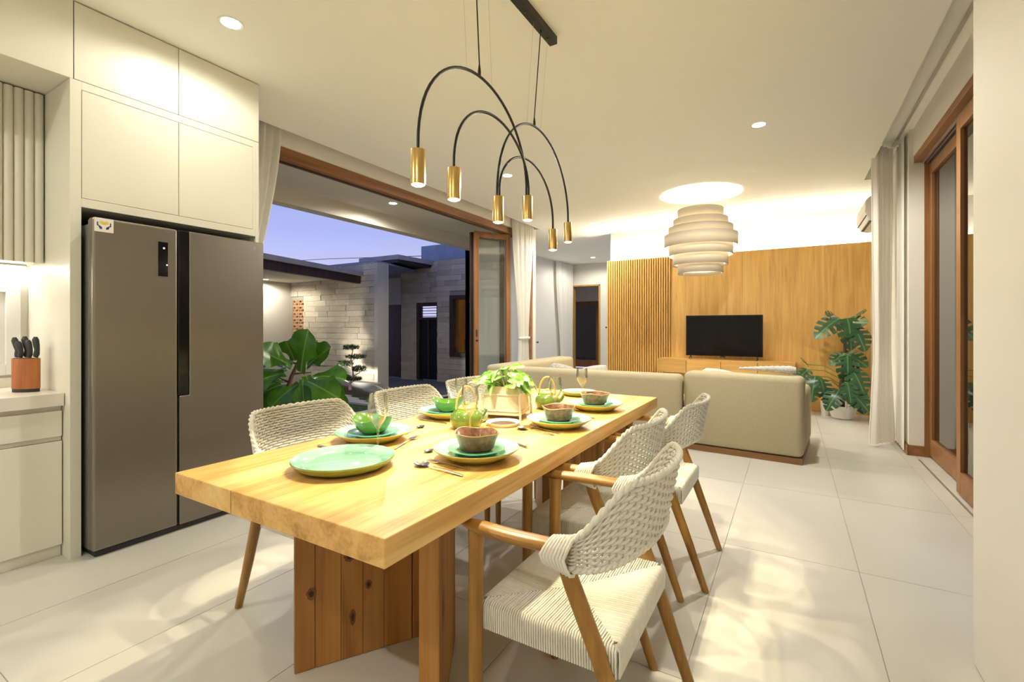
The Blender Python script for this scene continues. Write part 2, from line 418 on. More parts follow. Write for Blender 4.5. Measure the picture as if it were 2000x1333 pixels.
def tag(o, label, cat, group=None):
    o['label'] = label; o['category'] = cat
    if group: o['group'] = group
    return o
def struct(o, label=None):
    o['kind'] = 'structure'
    if label: o['label'] = label
    return o
def dup(root, loc=None, rotz=None, label=None, parent=None):
    r = root.copy(); C.objects.link(r)
    if loc is not None: r.location = loc
    if rotz is not None: r.rotation_euler = (0, 0, rotz)
    if label: r['label'] = label
    if parent is not None: r.parent = parent
    for ch in list(root.children):
        c = ch.copy(); C.objects.link(c); c.parent = r
        for g in list(ch.children):
            d = g.copy(); C.objects.link(d); d.parent = c
    return r
def lamp(name, kind, loc, watts, col, parent=None, rot=(0, 0, 0), **k):
    l = bpy.data.lights.new(name, kind); l.energy = watts; l.color = col
    for a, b2 in k.items(): setattr(l, a, b2)
    o = bpy.data.objects.new(name, l); C.objects.link(o); o.location = loc; o.rotation_euler = rot
    if parent is not None: o.parent = parent
    return o
def frame_mat(pos, direction, normal):
    """matrix whose Y axis is direction and Z axis near normal"""
    y = Vector(direction).normalized(); z = Vector(normal); z = (z - y * z.dot(y))
    if z.length < 1e-5: z = y.orthogonal()
    z.normalize(); x = y.cross(z)
    return Matrix(((x.x, y.x, z.x, pos[0]), (x.y, y.y, z.y, pos[1]), (x.z, y.z, z.z, pos[2]), (0, 0, 0, 1)))
def smooth01(x): x = max(0.0, min(1.0, x)); return x * x * (3 - 2 * x)
# ================================================================== THE SETTING
CEIL = 2.90
XL, XR = -3.85, 1.30          # inner face of the courtyard wall / outer face of the sliding doors
YB, YF = -2.3, 8.2            # wall behind the camera / wall behind the television panel
AX, AY = -5.22, 11.85         # alcove: left wall, end wall
# floor slab with single tiles
floor = struct(box('floor', 'grout', (AX - .1, YB - .1, -.16), (XR + .15, AY + .2, -.003)), 'pale stone tiled floor')
TX, TY = 0.6035, 1.1765
def tile_run(parent, mat, x0, x1, y0, y1, ox=0.285, oy=2.853, gap=0.0016, z=0.0, name='tile'):
    i0 = math.floor((x0 - ox) / TX); j0 = math.floor((y0 - oy) / TY)
    i = i0
    while ox + i * TX < x1:
        j = j0
        while oy + j * TY < y1:
            a, b = max(x0, ox + i * TX), min(x1, ox + (i + 1) * TX)
            c, d = max(y0, oy + j * TY), min(y1, oy + (j + 1) * TY)
            if b - a > .02 and d - c > .02:
                box(name, mat, (a + gap, c + gap, z - .012), (b - gap, d - gap, z), parent)
            j += 1
        i += 1
tile_run(floor, 'tile', XL, 1.0, YB, 8.0)
tile_run(floor, 'tile', 1.0, XR, 2.29, 5.72)
tile_run(floor, 'tile', AX, -2.80, 8.0, AY)
# ceiling with its two curtain pockets
ceil = MB()
ceil.box(-3.75, YB, CEIL, .72, 8.2, CEIL + .16)
ceil.box(AX, 8.2, CEIL, -2.80, AY, CEIL + .16)
ceil.box(AX, 7.25, CEIL, -3.75, 8.2, CEIL + .16)
ceil.box(.72, 6.75, CEIL, .98, 8.2, CEIL + .16)
ceil.box(.72, YB, CEIL, 1.4, 2.29, CEIL + .16)
ceil.box(AX - .1, YB - .1, CEIL + .16, 1.5, AY + .2, CEIL + .28)
struct(build(ceil, 'ceiling', 'ceiling_paint'), 'cream painted ceiling with curtain pockets along both sides')
# walls
struct(box('wall_kitchen', 'paint', (XL - .2, YB, 0), (XL, 1.96, CEIL)))
wl = MB()                                                       # header above the courtyard opening
wl.box(XL - .2, 1.96, 2.80, XL, 7.16, CEIL + .16)
wl.box(XL - .2, 1.96, 0, XL, 2.02, 2.80)
wl.box(XL - .2, 7.20, 0, XL, 7.30, CEIL + .16)
struct(build(wl, 'wall_left', 'paint'), 'cream wall around the wide courtyard opening')
wa = MB()
wa.box(AX - .15, 7.30, 0, XL - .2, 7.42, CEIL)
wa.box(AX - .15, 7.30, 0, AX, AY, CEIL)
struct(build(wa, 'wall_alcove_left', 'paint'))
we = MB()                                                       # alcove end wall with a door opening
DX0, DX1, DZ = -5.13, -4.33, 2.34
we.box(AX - .15, AY, 0, DX0, AY + .15, CEIL); we.box(DX1, AY, 0, -2.6, AY + .15, CEIL); we.box(DX0, AY, DZ, DX1, AY + .15, CEIL)
struct(build(we, 'wall_alcove_end', 'paint'))
struct(box('wall_tv_back', 'paint', (-2.80, YF, 0), (1.5, YF + .15, CEIL)), 'white wall above the oak panelling, washed by hidden light')
struct(box('wall_back', 'paint', (XL - .2, YB - .12, 0), (1.5, YB, CEIL)))
pier = MB(); pier.box(.95, 5.72, 0, 1.45, YF, CEIL + .16); pier.box(.93, 6.9, 0, .95, YF, CEIL)
struct(build(pier, 'wall_right', 'paint'))
struct(box('wall_pillar', 'paint', (.556, YB, 0), (.90, 2.29, CEIL), bevel=.012), 'smooth cream wall end in the right foreground')
struct(box('wall_header_right', 'paint', (.98, 2.0, 2.80), (1.45, 5.72, CEIL + .16)))
struct(box('baseboard_right', 'door_wood_y', (.935, 5.70, 0), (1.06, 5.722, .095), bevel=.002), 'dark brown baseboard below the pier beside the sliding doors')
struct(box('baseboard_pier', 'door_wood_y', (.932, 5.70, 0), (.951, 6.9, .095), bevel=.002))
# oak panelling wall with slats
PX0, PX1, PSX, PTOP = -2.80, .93, -1.707, 2.37
tvw = struct(box('wall_tv', 'black_matte', (PX0, 8.022, 0), (PX1, 8.10, PTOP - .01)), 'oak veneer feature wall behind the television')
n = 5; w = (PX1 - PSX) / n
for i in range(n):
    box('panel', 'oak_panel', (PSX + i * w + .0008, 8.0, 0.0), (PSX + (i + 1) * w - .0008, 8.022, PTOP), tvw)
n = 28; w = (PSX - PX0) / n
slm = None
for i in range(n):
    x = PX0 + (i + .5) * w
    if slm is None:
        slm = box('slat', 'oak_panel', (x - w * .27, 7.978, 0), (x + w * .27, 8.022, PTOP), tvw, bevel=.003); s0 = slm
    else:
        s = s0.copy(); C.objects.link(s); s.parent = tvw; s.location = (x - tvw.location.x, s0.location.y, s0.location.z)
box('slat_backing', 'oak_panel', (PX0, 8.012, 0), (PSX, 8.0219, PTOP), tvw)
struct(box('trim_1', 'cove_strip', (PX0 + .05, 8.118, 2.335), (PX1 - .02, 8.15, 2.350)), 'hidden warm light strip along the top of the oak panelling')
struct(box('trim_2', 'paint', (PX0, 8.10, 2.20), (PX1, YF, 2.333)))
# ---- courtyard opening: timber frame
fr = MB(); fr.box(XL - .16, 2.02, 2.70, XL - .02, 7.20, 2.80); fr.box(XL - .16, 7.10, 0, XL - .02, 7.20, 2.70); fr.box(XL - .16, 2.02, 0, XL - .02, 2.10, 2.70)
fo = struct(build(fr, 'door_1', 'door_wood_y', bevel=.004), 'brown timber frame of the wide courtyard opening')
box('track', 'dark_timber', (XL - .125, 2.10, 2.685), (XL - .095, 7.10, 2.70), fo)
def leaf_door(name, A, B, z0, z1, thick, st, top, bot, label, cat='door', glass='glass_pane', handle=None, mat='door_wood', parent=None):
    """glazed timber leaf standing between plan points A and B"""
    A = Vector((A[0], A[1], 0)); B = Vector((B[0], B[1], 0)); L = (B - A).length; ang = math.atan2(B.y - A.y, B.x - A.x)
    t = thing(name, label, cat, (A.x, A.y, z0), ang) if cat else None
    h = z1 - z0
    for x0, x1 in ((0, st), (L - st, L)): build(MB().box(x0, -thick / 2, 0, x1, thick / 2, h), 'stile', mat, t, bevel=.003)
    build(MB().box(st, -thick / 2, 0, L - st, thick / 2, bot), 'bottom_rail', 'door_wood_y' if mat == 'door_wood' else mat, t, bevel=.003)
    build(MB().box(st, -thick / 2, h - top, L - st, thick / 2, h), 'top_rail', 'door_wood_y' if mat == 'door_wood' else mat, t, bevel=.003)
    build(MB().box(st, -.004, bot, L - st, .004, h - top), 'pane', glass, t)
    return t
d1 = leaf_door('folding_door', (-4.20, 5.93), (-3.90, 6.50), .015, 2.685, .045, .075, .09, .16, 'glazed timber folding door leaf standing open beside the tied curtain')
lk = MB().box(.024, -.030, 1.04, .046, -.022, 1.15); build(lk, 'lock_plate', 'black_matte', d1)
hb = MB().tube([(.035, -.022, .985), (.035, -.05, .985)], .014, 10); build(hb, 'knob', 'black_matte', d1)
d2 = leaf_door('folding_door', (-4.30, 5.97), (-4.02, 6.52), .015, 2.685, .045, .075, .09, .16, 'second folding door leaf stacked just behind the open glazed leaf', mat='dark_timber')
# ---- sliding doors on the right
sl1 = leaf_door('sliding_door', (1.115, 4.45), (1.115, 5.70), .02, 2.70, .05, .09, .10, .16, 'rear glazed sliding door leaf next to the right pier', glass='glass_dark')
sl2 = leaf_door('sliding_door', (1.045, 3.30), (1.045, 4.55), .02, 2.70, .05, .09, .10, .16, 'front glazed sliding door leaf half hidden by the foreground wall', glass='glass_dark')
df = MB(); df.box(.985, 2.3, 2.74, 1.22, 5.72, 2.80); df.box(1.14, 2.3, 2.70, 1.22, 5.72, 2.74)
do = struct(build(df, 'door_2', 'door_wood_y', bevel=.003), 'brown timber head frame of the sliding doors')
for x in (1.04, 1.07, 1.10): box('track', 'aluminium', (x, 2.3, 2.722), (x + .014, 5.70, 2.739), do)
box('jamb', 'door_wood', (1.06, 5.695, 0), (1.16, 5.72, 2.74), do)
struct(box('trim_3', 'aluminium', (.985, 2.3, 0.0), (1.0, 5.55, .0025)), 'thin steel floor track before the sliding doors')
struct(box('wall_garden_right', 'patio_wall', (3.0, 0, -.1), (3.15, 9, 3.2)))
struct(box('floor_terrace_right', 'patio_tile', (1.46, 0, -.1), (3.0, 9, -.01)))
# ---- alcove door and room behind it
ad = MB()
ad.box(DX0, AY - .02, 0, DX0 + .04, AY + .15, DZ); ad.box(DX1 - .04, AY - .02, 0, DX1, AY + .15, DZ); ad.box(DX0, AY - .02, DZ - .04, DX1, AY + .15, DZ)
struct(build(ad, 'door_3', 'oak_panel', bevel=.003), 'pale timber door frame at the end of the alcove')
rm = MB(); Y2 = AY + 1.3; VX0, VX1, VZ0, VZ1 = -5.76, -4.84, .03, 1.97
rm.box(-6.5, Y2, 0, VX0, Y2 + .1, 2.7); rm.box(VX1, Y2, 0, -3.4, Y2 + .1, 2.7); rm.box(VX0, Y2, VZ1, VX1, Y2 + .1, 2.7)
rm.box(-6.6, AY + .15, 0, -6.5, Y2, 2.7); rm.box(-3.4, AY + .15, 0, -3.3, Y2, 2.7); rm.box(-6.6, AY + .15, 2.7, -3.3, Y2 + .1, 2.8); rm.box(-6.6, AY + .15, -.1, -3.3, Y2, 0)
struct(build(rm, 'wall_passage', 'paint'), 'pale passage seen through the alcove door')
wf = MB(); wf.box(VX0, Y2 - .03, VZ0, VX0 + .09, Y2 + .05, VZ1); wf.box(VX1 - .09, Y2 - .03, VZ0, VX1, Y2 + .05, VZ1); wf.box(VX0 + .09, Y2 - .03, VZ0, VX1 - .09, Y2 + .05, .24); wf.box(VX0 + .09, Y2 - .03, VZ1 - .11, VX1 - .09, Y2 + .05, VZ1)
w3 = struct(build(wf, 'window_3', 'door_wood', bevel=.004), 'dark timber garden window seen through the alcove door')
box('pane', 'glass_dark', (VX0 + .09, Y2, .24), (VX1 - .09, Y2 + .008, VZ1 - .11), w3)
struct(box('wall_garden_far', 'concrete', (-7.5, Y2 + 1.8, -.1), (-2, Y2 + 1.95, 3.0)))
# ================================================================== KITCHEN
KX = -3.2                                    # front of the tall units
# tall unit around the refrigerator: carcass, two upper doors, two doors below them
tu = thing('refrigerator_cabinet', 'tall cream cabinet surround with flat doors above the steel refrigerator', 'cabinet', (KX - .3, 1.43, 0))
def kbox(name, mat, a, b, par=tu, bevel=.0015): return box(name, mat, a, b, par, bevel=bevel)
kbox('side_panel', 'cabinet', (XL, .925, 0), (KX, .971, 2.49))
kbox('side_panel', 'cabinet', (XL, 1.903, 0), (KX, 1.927, 2.49))
kbox('bottom_rail', 'cabinet', (XL, .971, 1.832), (KX, 1.903, 1.878))
kbox('top_rail', 'cabinet', (KX - .02, .971, 2.447), (KX, 1.885, 2.490))
kbox('stile', 'cabinet', (KX - .02, 1.885, 1.878), (KX, 1.903, 2.49))
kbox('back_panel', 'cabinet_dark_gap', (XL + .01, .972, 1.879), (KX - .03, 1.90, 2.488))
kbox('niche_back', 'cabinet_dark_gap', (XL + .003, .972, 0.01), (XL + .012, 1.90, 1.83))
kbox('door', 'cabinet', (KX - .022, .9735, 1.880), (KX, 1.4255, 2.4445))
kbox('door', 'cabinet', (KX - .022, 1.4285, 1.880), (KX, 1.8835, 2.4445))
bk = thing('bulkhead_cabinet', 'flat cream overhead cabinet doors reaching the ceiling above the refrigerator', 'cabinet', (KX - .3, 1.43, 2.49))
kbox('carcass', 'cabinet', (XL, .94, 2.492), (KX - .025, 1.927, CEIL - .004), bk)
kbox('door', 'cabinet', (KX - .022, .9425, 2.493), (KX, 1.4255, CEIL - .006), bk)
kbox('door', 'cabinet', (KX - .022, 1.4285, 2.493), (KX, 1.927, CEIL - .006), bk)
bk2 = thing('bulkhead_cabinet', 'cream overhead cabinet door above the fluted wall units at top left', 'cabinet', (KX - .3, .3, 2.49))
kbox('carcass', 'cabinet', (XL + .016, -1.0, 2.492), (KX - .025, .936, CEIL - .004), bk2)
kbox('door', 'cabinet', (KX - .022, .15, 2.49), (KX, .9385, CEIL - .006), bk2)
kbox('door', 'cabinet', (KX - .022, -1.0, 2.49), (KX, .147, CEIL - .006), bk2)
# fluted wall unit
fu = thing('fluted_wall_cabinet', 'fluted cream wall cabinet hanging over the kitchen counter', 'cabinet', (-3.7, .3, 1.55))
box('carcass', 'flute_paint', (XL + .016, -.85, 1.56), (-3.572, .918, 2.47), fu)
def flute(i):
    w = .0395; y = .921 - (i + .5) * w
    return y, w
y, w = flute(0)
prof = [(-.0195, 0), (-.0185, .010), (-.010, .019), (-.004, .021), (.004, .021), (.010, .019), (.0185, .010), (.0195, 0)]
fm = MB().prism([(b2, a2) for a2, b2 in prof], 0, .928).mesh('flute', 40)
for i in range(44):
    y, w = flute(i)
    link('flute', fm, 'flute_paint', fu, loc=(-3.572 + 3.7, y - .3, 1.555 - 1.55))
ks = thing('light_strip', 'bright light strip under the fluted wall cabinet', 'light', (-3.74, .3, 1.545))
box('channel', 'aluminium', (-3.80, -.85, 1.548), (-3.76, .90, 1.559), ks)
box('diffuser', 'kitchen_strip', (-3.795, -.84, 1.541), (-3.765, .895, 1.548), ks)
# base units
bu = thing('base_cabinet', 'cream base cabinet with one drawer over a door by the refrigerator', 'cabinet', (-3.57, .5, 0))
box('carcass', 'cabinet', (XL + .016, .30, .06), (-3.312, .922, .79), bu)
box('plinth', 'cabinet', (XL + .016, .30, 0), (-3.315, .922, .058), bu)
box('drawer', 'cabinet', (-3.312, .302, .632), (-3.29, .920, .765), bu, bevel=.0015)
box('door', 'cabinet', (-3.312, .302, .064), (-3.29, .920, .606), bu, bevel=.0015)
box('grip_rail', 'flute_paint', (-3.3118, .302, .608), (-3.305, .920, .630), bu)
bu2 = thing('base_cabinet', 'cream base cabinet with drawers at the left picture edge', 'cabinet', (-3.57, -.3, 0))
box('carcass', 'cabinet', (XL + .016, -1.0, .06), (-3.312, .296, .79), bu2)
box('plinth', 'cabinet', (XL + .016, -1.0, 0), (-3.315, .296, .058), bu2)
box('drawer', 'cabinet', (-3.312, -.998, .632), (-3.29, .294, .765), bu2, bevel=.0015)
box('drawer', 'cabinet', (-3.312, -.998, .064), (-3.29, .294, .606), bu2, bevel=.0015)
tag(box('worktop', 'counter', (XL + .002, -1.0, .792), (-3.265, .922, .858), bevel=.002), 'pale kitchen worktop with the knife block on it', 'worktop')
# kitchen window above the worktop
kw = MB(); WX = XL + .004
kw.box(XL, .30, .93, XL + .03, .36, 1.46); kw.box(XL, .83, .93, XL + .03, .89, 1.46); kw.box(XL, .36, .93, XL + .03, .83, .99); kw.box(XL, .36, 1.40, XL + .03, .83, 1.46); kw.box(XL, .66, .99, XL + .03, .70, 1.40)
w1 = struct(build(kw, 'window_1', 'white_frame', bevel=.002), 'white framed kitchen window under the fluted cabinet')
box('pane', 'white_plastic', (XL + .006, .36, .99), (XL + .01, .83, 1.40), w1)
box('latch', 'red_print', (XL + .03, .70, 1.22), (XL + .036, .73, 1.228), w1)
struct(box('trim_4', 'counter', (XL, -1.0, .858), (XL + .015, .925, .915), bevel=.001), 'low upstand behind the worktop')
# knife block
kb = thing('knife_block', 'oval reddish wooden knife block on the worktop', 'knife block', (-3.50, .835, .858), math.radians(33))
def oval(a, b, n=28): return [(a * math.cos(2 * PI * k / n), b * math.sin(2 * PI * k / n)) for k in range(n)]
build(MB().prism(oval(.0655, .032), 0, .018), 'base', 'black_matte', kb, smooth=40)
build(MB().prism(oval(.068, .034), .018, .178), 'body', 'knife_block_wood', kb, smooth=40)
build(MB().prism(oval(.062, .028), .178, .180), 'insert', 'black_matte', kb, smooth=40)
for i, (x, y, h, lean) in enumerate(((-.05, .004, .105, -.07), (-.022, -.010, .085, -.05), (-.008, .010, .110, -.03), (.020, -.006, .092, .02), (.047, .002, .108, .05))):
    k = thing('kitchen_knife', ('black handled knife at the left end of the knife block', 'shortest black handled knife at the front of the knife block', 'tall black handled knife second in the back of the block', 'slim black handled knife right of centre in the block', 'black handled knife standing alone at the right end')[i], 'knife', kb.matrix_basis @ Vector((x, y, .1802)), math.radians(33), 'knives in the wooden block')
    pts = [(lean * h * q + .006 * math.sin(q * 5), 0, .004 + h * q) for q in (0, .15, .35, .6, .85, 1)]
    build(MB().tube(pts, [.008, .010, .0085, .0105, .011, .006], 8, flat=1.5), 'handle', 'black_matte', k, smooth=50)
    build(MB().box(-.001, -.004, .0003, .001, .004, .006), 'bolster', 'steel_cutlery', k)
# refrigerator
fg = thing('refrigerator', 'side by side brushed steel refrigerator with black handle strip', 'refrigerator', (-3.4, 1.44, 0))
box('body', 'fridge_body', (-3.78, .99, .03), (-3.165, 1.893, 1.745), fg, bevel=.006)
box('base_grille', 'black_matte', (-3.70, 1.0, .004), (-3.12, 1.89, .030), fg)
for y in (1.03, 1.86): build(MB().tube([(0, 0, 0), (0, 0, .02)], .02, 10), 'foot', 'black_matte', fg, loc=(-3.15 + 3.4, y - 1.44, 0))
box('door', 'steel', (-3.158, .985, .035), (-3.10, 1.378, 1.775), fg, bevel=.012, seg=3)
rd = MB(); rd.prism([(-.282, .035), (.2315, .035), (.2315, 1.775), (-.229, 1.775), (-.229, .797), (-.282, .797)], -.03, .028, Matrix(((0, 0, 1, 0), (1, 0, 0, 0), (0, 1, 0, 0), (0, 0, 0, 1))))
build(rd, 'door', 'steel', fg, loc=(-3.128 + 3.4, 1.669 - 1.44, 0), bevel=.006, seg=3)
box('handle_strip', 'black_gloss', (-3.150, 1.381, .800), (-3.104, 1.4385, 1.773), fg, bevel=.004)
box('door_gap', 'black_matte', (-3.15, 1.3785, .036), (-3.116, 1.3865, .797), fg)
pn = box('control_panel', 'black_gloss', (-3.1015, 1.278, 1.493), (-3.0985, 1.326, 1.690), fg)
for y, z, r in ((1.306, 1.655, .005), (1.321, 1.560, .004)):
    build(MB().ball((0, 0, 0), .001, r, r, 8, 5), 'indicator_light', 'indicator', pn, loc=(-3.098 - (fg.location.x + pn.location.x), y - (fg.location.y + pn.location.y), z - pn.location.z))
hg = box('hinge_cover', 'fridge_body', (-3.19, .995, 1.745), (-3.11, 1.08, 1.768), fg)
# energy sticker with its emblem: two blue arms holding a yellow handshake
sk = box('sticker', 'sticker_white', (-3.1, .992, 1.700), (-3.0985, 1.072, 1.772), fg)
def stick(name, mat, pts, parent=sk, th=.0007):
    m = MB(); n2 = len(pts)
    m.add([(0, y, z) for y, z in pts] + [(th, y, z) for y, z in pts], [list(range(n2)), list(range(n2, 2 * n2))] + [(i, (i + 1) % n2, n2 + (i + 1) % n2, n2 + i) for i in range(n2)])
    return build(m, name, mat, parent, loc=(.00076, 0, 0))
for s in (-1, 1):
    stick('emblem_arm', 'blue_print', [(s * .030, .050), (s * .025, .050), (s * .025, .036), (s * .010, .026), (s * .007, .016), (s * .014, .014), (s * .021, .020), (s * .022, .028), (s * .030, .032)])
stick('emblem_hands', 'yellow_print', [(-.020, .052), (-.010, .058), (0, .052), (.010, .058), (.020, .052), (.016, .042), (.006, .038), (-.006, .038), (-.016, .042)])
stick('emblem_dot', 'red_print', [(-.003, .046), (.003, .046), (.003, .043), (-.003, .043)])
# maker's mark at the top right of the right door: ring and small letters
lgm = MB(); lgm.tube([(0, .006 * math.cos(a * PI / 8), .006 * math.sin(a * PI / 8)) for a in range(17)], .0012, 6)
build(lgm, 'logo_ring', 'led_white', fg, loc=(-3.0995 + 3.4, 1.838 - 1.44, 1.731), smooth=60)
for y0, z0, y1, z1 in ((-.002, .003, .003, -.001), (-.004, -.001, -.002, -.003)):
    build(MB().tube([(0, y0, z0), (0, y1, z1)], .001, 5), 'logo_stroke', 'black_matte', fg, loc=(-3.0995 + 3.4, 1.838 - 1.44, 1.731))
for y in (1.853, 1.862): build(MB().box(0, -.003, -.003, .0006, .003, .002), 'logo_stroke', 'fridge_body', fg, loc=(-3.0999 + 3.4, y - 1.44, 1.7285))
# ================================================================== DINING TABLE AND CHAIRS
TX0, TX1, TY0, TY1, TZ = -1.645, -.742, .722, 3.085, .75
tb = thing('dining_table', 'long teak dining table on angled slab legs, laid for a meal', 'table', ((TX0 + TX1) / 2, (TY0 + TY1) / 2, 0))
TH = .066
cuts = [TX0, -1.333, TX1]
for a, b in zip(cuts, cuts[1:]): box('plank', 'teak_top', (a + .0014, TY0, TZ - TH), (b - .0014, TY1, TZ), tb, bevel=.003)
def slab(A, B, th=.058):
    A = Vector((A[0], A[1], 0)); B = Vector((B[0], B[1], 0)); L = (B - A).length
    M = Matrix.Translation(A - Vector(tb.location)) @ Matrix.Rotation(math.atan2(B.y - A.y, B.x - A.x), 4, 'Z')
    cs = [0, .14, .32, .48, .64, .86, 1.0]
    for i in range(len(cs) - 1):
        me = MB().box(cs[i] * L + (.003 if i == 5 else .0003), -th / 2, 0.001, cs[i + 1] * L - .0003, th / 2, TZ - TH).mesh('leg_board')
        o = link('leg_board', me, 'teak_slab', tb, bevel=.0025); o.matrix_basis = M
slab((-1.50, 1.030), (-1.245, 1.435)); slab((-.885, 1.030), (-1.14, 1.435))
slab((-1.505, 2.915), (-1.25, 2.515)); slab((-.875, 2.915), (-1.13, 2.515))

# dark filler in the joint between the two planks, and the knots on the near leg
box('joint', 'knot_heart', (-1.3343, TY0 + .002, TZ - TH + .002), (-1.3317, TY1 - .002, TZ - .0022), tb)
kA, kB = Vector((-1.50, 1.030, 0)), Vector((-1.245, 1.435, 0)); kd = (kB - kA).normalized(); kn = Vector((kd.y, -kd.x, 0)); kp = kA + kn * .029
for u_, v_, w_, h_ in ((608, 1161, .016, .022), (720, 1142, .012, .018), (689, 1206, .011, .030), (683, 1088, .020, .018)):
    r_ = ray(u_, v_); q_ = EYEV + r_ * ((kp - EYEV).dot(kn) / r_.dot(kn))
    kM = Matrix.Translation(q_ - Vector(tb.location)) @ Matrix(((kd.x, 0, kn.x, 0), (kd.y, 0, kn.y, 0), (0, 1, 0, 0), (0, 0, 0, 1)))
    for nm_, mt_, sc_, tk_ in (('knot', 'knot_ring', 1.0, .0004), ('knot', 'knot_heart', .5, .0007)):
        pts_ = [(w_ * sc_ * math.cos(a_ * PI / 9) * (1 + .15 * math.sin(a_ * 1.7)), h_ * sc_ * math.sin(a_ * PI / 9) * (1 + .12 * math.cos(a_ * 2.3))) for a_ in range(18)]
        ko = build(MB().prism(pts_, -.001, tk_), nm_, mt_, tb); ko.matrix_basis = kM
# ---- one chair, front towards +Y
def smo(x): return smooth01(x)
def backpt(t, v, off=0.0):
    th = t * PI / 2
    sx = math.copysign(abs(math.sin(th)) ** .85, th) if abs(t) > 1e-6 else 0
    cxx = abs(math.cos(th)) ** .75
    x = .268 * sx; y = -.015 - .170 * cxx
    z0 = .622 + .026 * smo((1 - abs(t)) / .8); z1 = .690 + .146 * smo((1 - abs(t)) / .56)
    z = z0 + (z1 - z0) * v
    nx, ny = sx * .9, -cxx - .02
    l = math.hypot(nx, ny) or 1; nx /= l; ny /= l
    lean = .20 * (z - .62) * (1 - abs(t) ** 3) + off
    return Vector((x + nx * lean, y + ny * lean, z)), (z1 - z0)
def make_chair(label):
    t = thing('dining_chair', label, 'chair', group='rope chairs around the dining table')
    for s in (-1, 1):
        build(MB().tube([(0, 0, 0), (0, 0, .20), (0, 0, .42), (0, -.002, .60), (0, -.003, .655)], [.0155, .0185, .0205, .0205, .024], 14), 'leg', 'teak_chair', t, smooth=50, loc=(s * .250, .245, 0))
        pts = [(0, 0, 0), (0, .07, .20), (s * .006, .150, .42), (s * .015, .215, .58), (s * .020, .238, .645)]
        build(MB().tube(pts, [.0150, .019, .0215, .0215, .020], 14), 'leg', 'teak_chair', t, smooth=50, loc=(s * .236, -.255, 0))
        pa = [Vector((s * (.250 + .012 * math.sin(q * PI) + .010 * q), .285 - .33 * q, .663 + .006 * q * q)) for q in [i / 14 for i in range(15)]]
        rr = [.012, .020, .024, .0255] + [.0262] * 7 + [.025, .024, .023, .022]
        build(MB().tube(pa, rr, 14, flat=.62, up=(0, 0, 1)), 'armrest', 'teak_arm', t, smooth=50)
        rl = MB().box(-.010, -.13, .380, .010, .240, .405); build(rl, 'side_rail', 'teak_arm', t, loc=(s * .205, 0, 0), bevel=.003)
        wr = MB()
        for i in range(8):
            y = .022 - i * .0085
            pts = [(s * .266 + .0315 * math.cos(a * PI / 6), y - .018 * max(0, math.sin(a * PI / 6)) - .012 * max(0, -math.sin(a * PI / 6)), .655 + (.034 + .002 * i) * math.sin(a * PI / 6)) for a in range(13)]
            wr.tube(pts, .0047, 6)
        build(wr, 'rope_wrap', 'rope', t, smooth=70)
    # woven rope back: weft rows that weave past the uprights
    ns = 160; rows = 17; mb = MB()
    for k in range(rows):
        pts, rad = [], []
        for i in range(ns + 1):
            tt = -1 + 2 * i / ns
            off = .0034 * math.cos(PI * (i / 5.0) + PI * k)
            p, hgt = backpt(tt, (k + .5) / rows, off); pts.append(p); rad.append(max(.0024, hgt / rows * .44))
        mb.tube(pts, rad, 5, cap=True)
    for v in (0.0, 1.0):
        for ph in (0, PI):
            pts = []
            for i in range(ns + 1):
                tt = -1 + 2 * i / ns
                a = i * .75 + ph
                p, hgt = backpt(tt, v, .0045 * math.cos(a)); p.z += .0045 * math.sin(a); pts.append(p)
            mb.tube(pts, .0058, 6)
    bo = build(mb, 'woven_back', 'rope', t, smooth=80)
    wp = MB()
    for j in range(0, 33):
        tt = max(-.98, min(.98, -1 + 2 * j / 32))
        wp.tube([backpt(tt, q / 4)[0] for q in range(5)], .0028, 4)
    build(wp, 'back_uprights', 'rope_shaded', bo)
    # woven rope seat: cords wrap over each edge and meet on the diagonals
    hw, hd, cy, zt, zb = .229, .196, .050, .447, .375
    def top(x, y): return zt - .016 * (1 - max(abs(x) / hw, abs(y) / hd)) ** 1.0
    sm = MB(); r = .0034
    for axis, half, other in (('x', hw, hd), ('y', hd, hw)):
        n2 = int(2 * half / .0068)
        for sgn in (-1, 1):
            for i in range(n2):
                s_ = -half + (i + .5) * 2 * half / n2
                e = other * abs(s_) / half
                jit = .0006 * math.sin(i * 2.1)
                seq = [(other + .003, zb), (other + .005, (zb + zt) / 2), (other + .004, zt - .010), (other - .006, zt + jit)]
                if e < other - .02:
                    for q in (.5, 1.0):
                        d = (other - .006) * (1 - q) + e * q
                        z = top(s_, d) if axis == 'x' else top(d, s_)
                        seq.append((d, z + jit))
                pts = [((s_, cy + sgn * d, z) if axis == 'x' else (sgn * d, cy + s_, z)) for d, z in seq]
                sm.tube(pts, r, 5, cap=False)
    so = build(sm, 'woven_seat', 'rope', t, smooth=80)
    core = MB().add([(-hw, cy - hd, zb), (hw, cy - hd, zb), (hw, cy + hd, zb), (-hw, cy + hd, zb), (-hw, cy - hd, zt - .004), (hw, cy - hd, zt - .004), (hw, cy + hd, zt - .004), (-hw, cy + hd, zt - .004), (0, cy, zt - .020)],
                    [(0, 3, 2, 1), (0, 1, 5, 4), (1, 2, 6, 5), (2, 3, 7, 6), (3, 0, 4, 7), (4, 5, 8), (5, 6, 8), (6, 7, 8), (7, 4, 8)])
    build(core, 'seat_core', 'rope_shaded', so)
    return t
ch = make_chair('white rope chair nearest the camera on the right of the table')
ch.location = (-.497, 1.305, 0); ch.rotation_euler = (0, 0, math.radians(90))
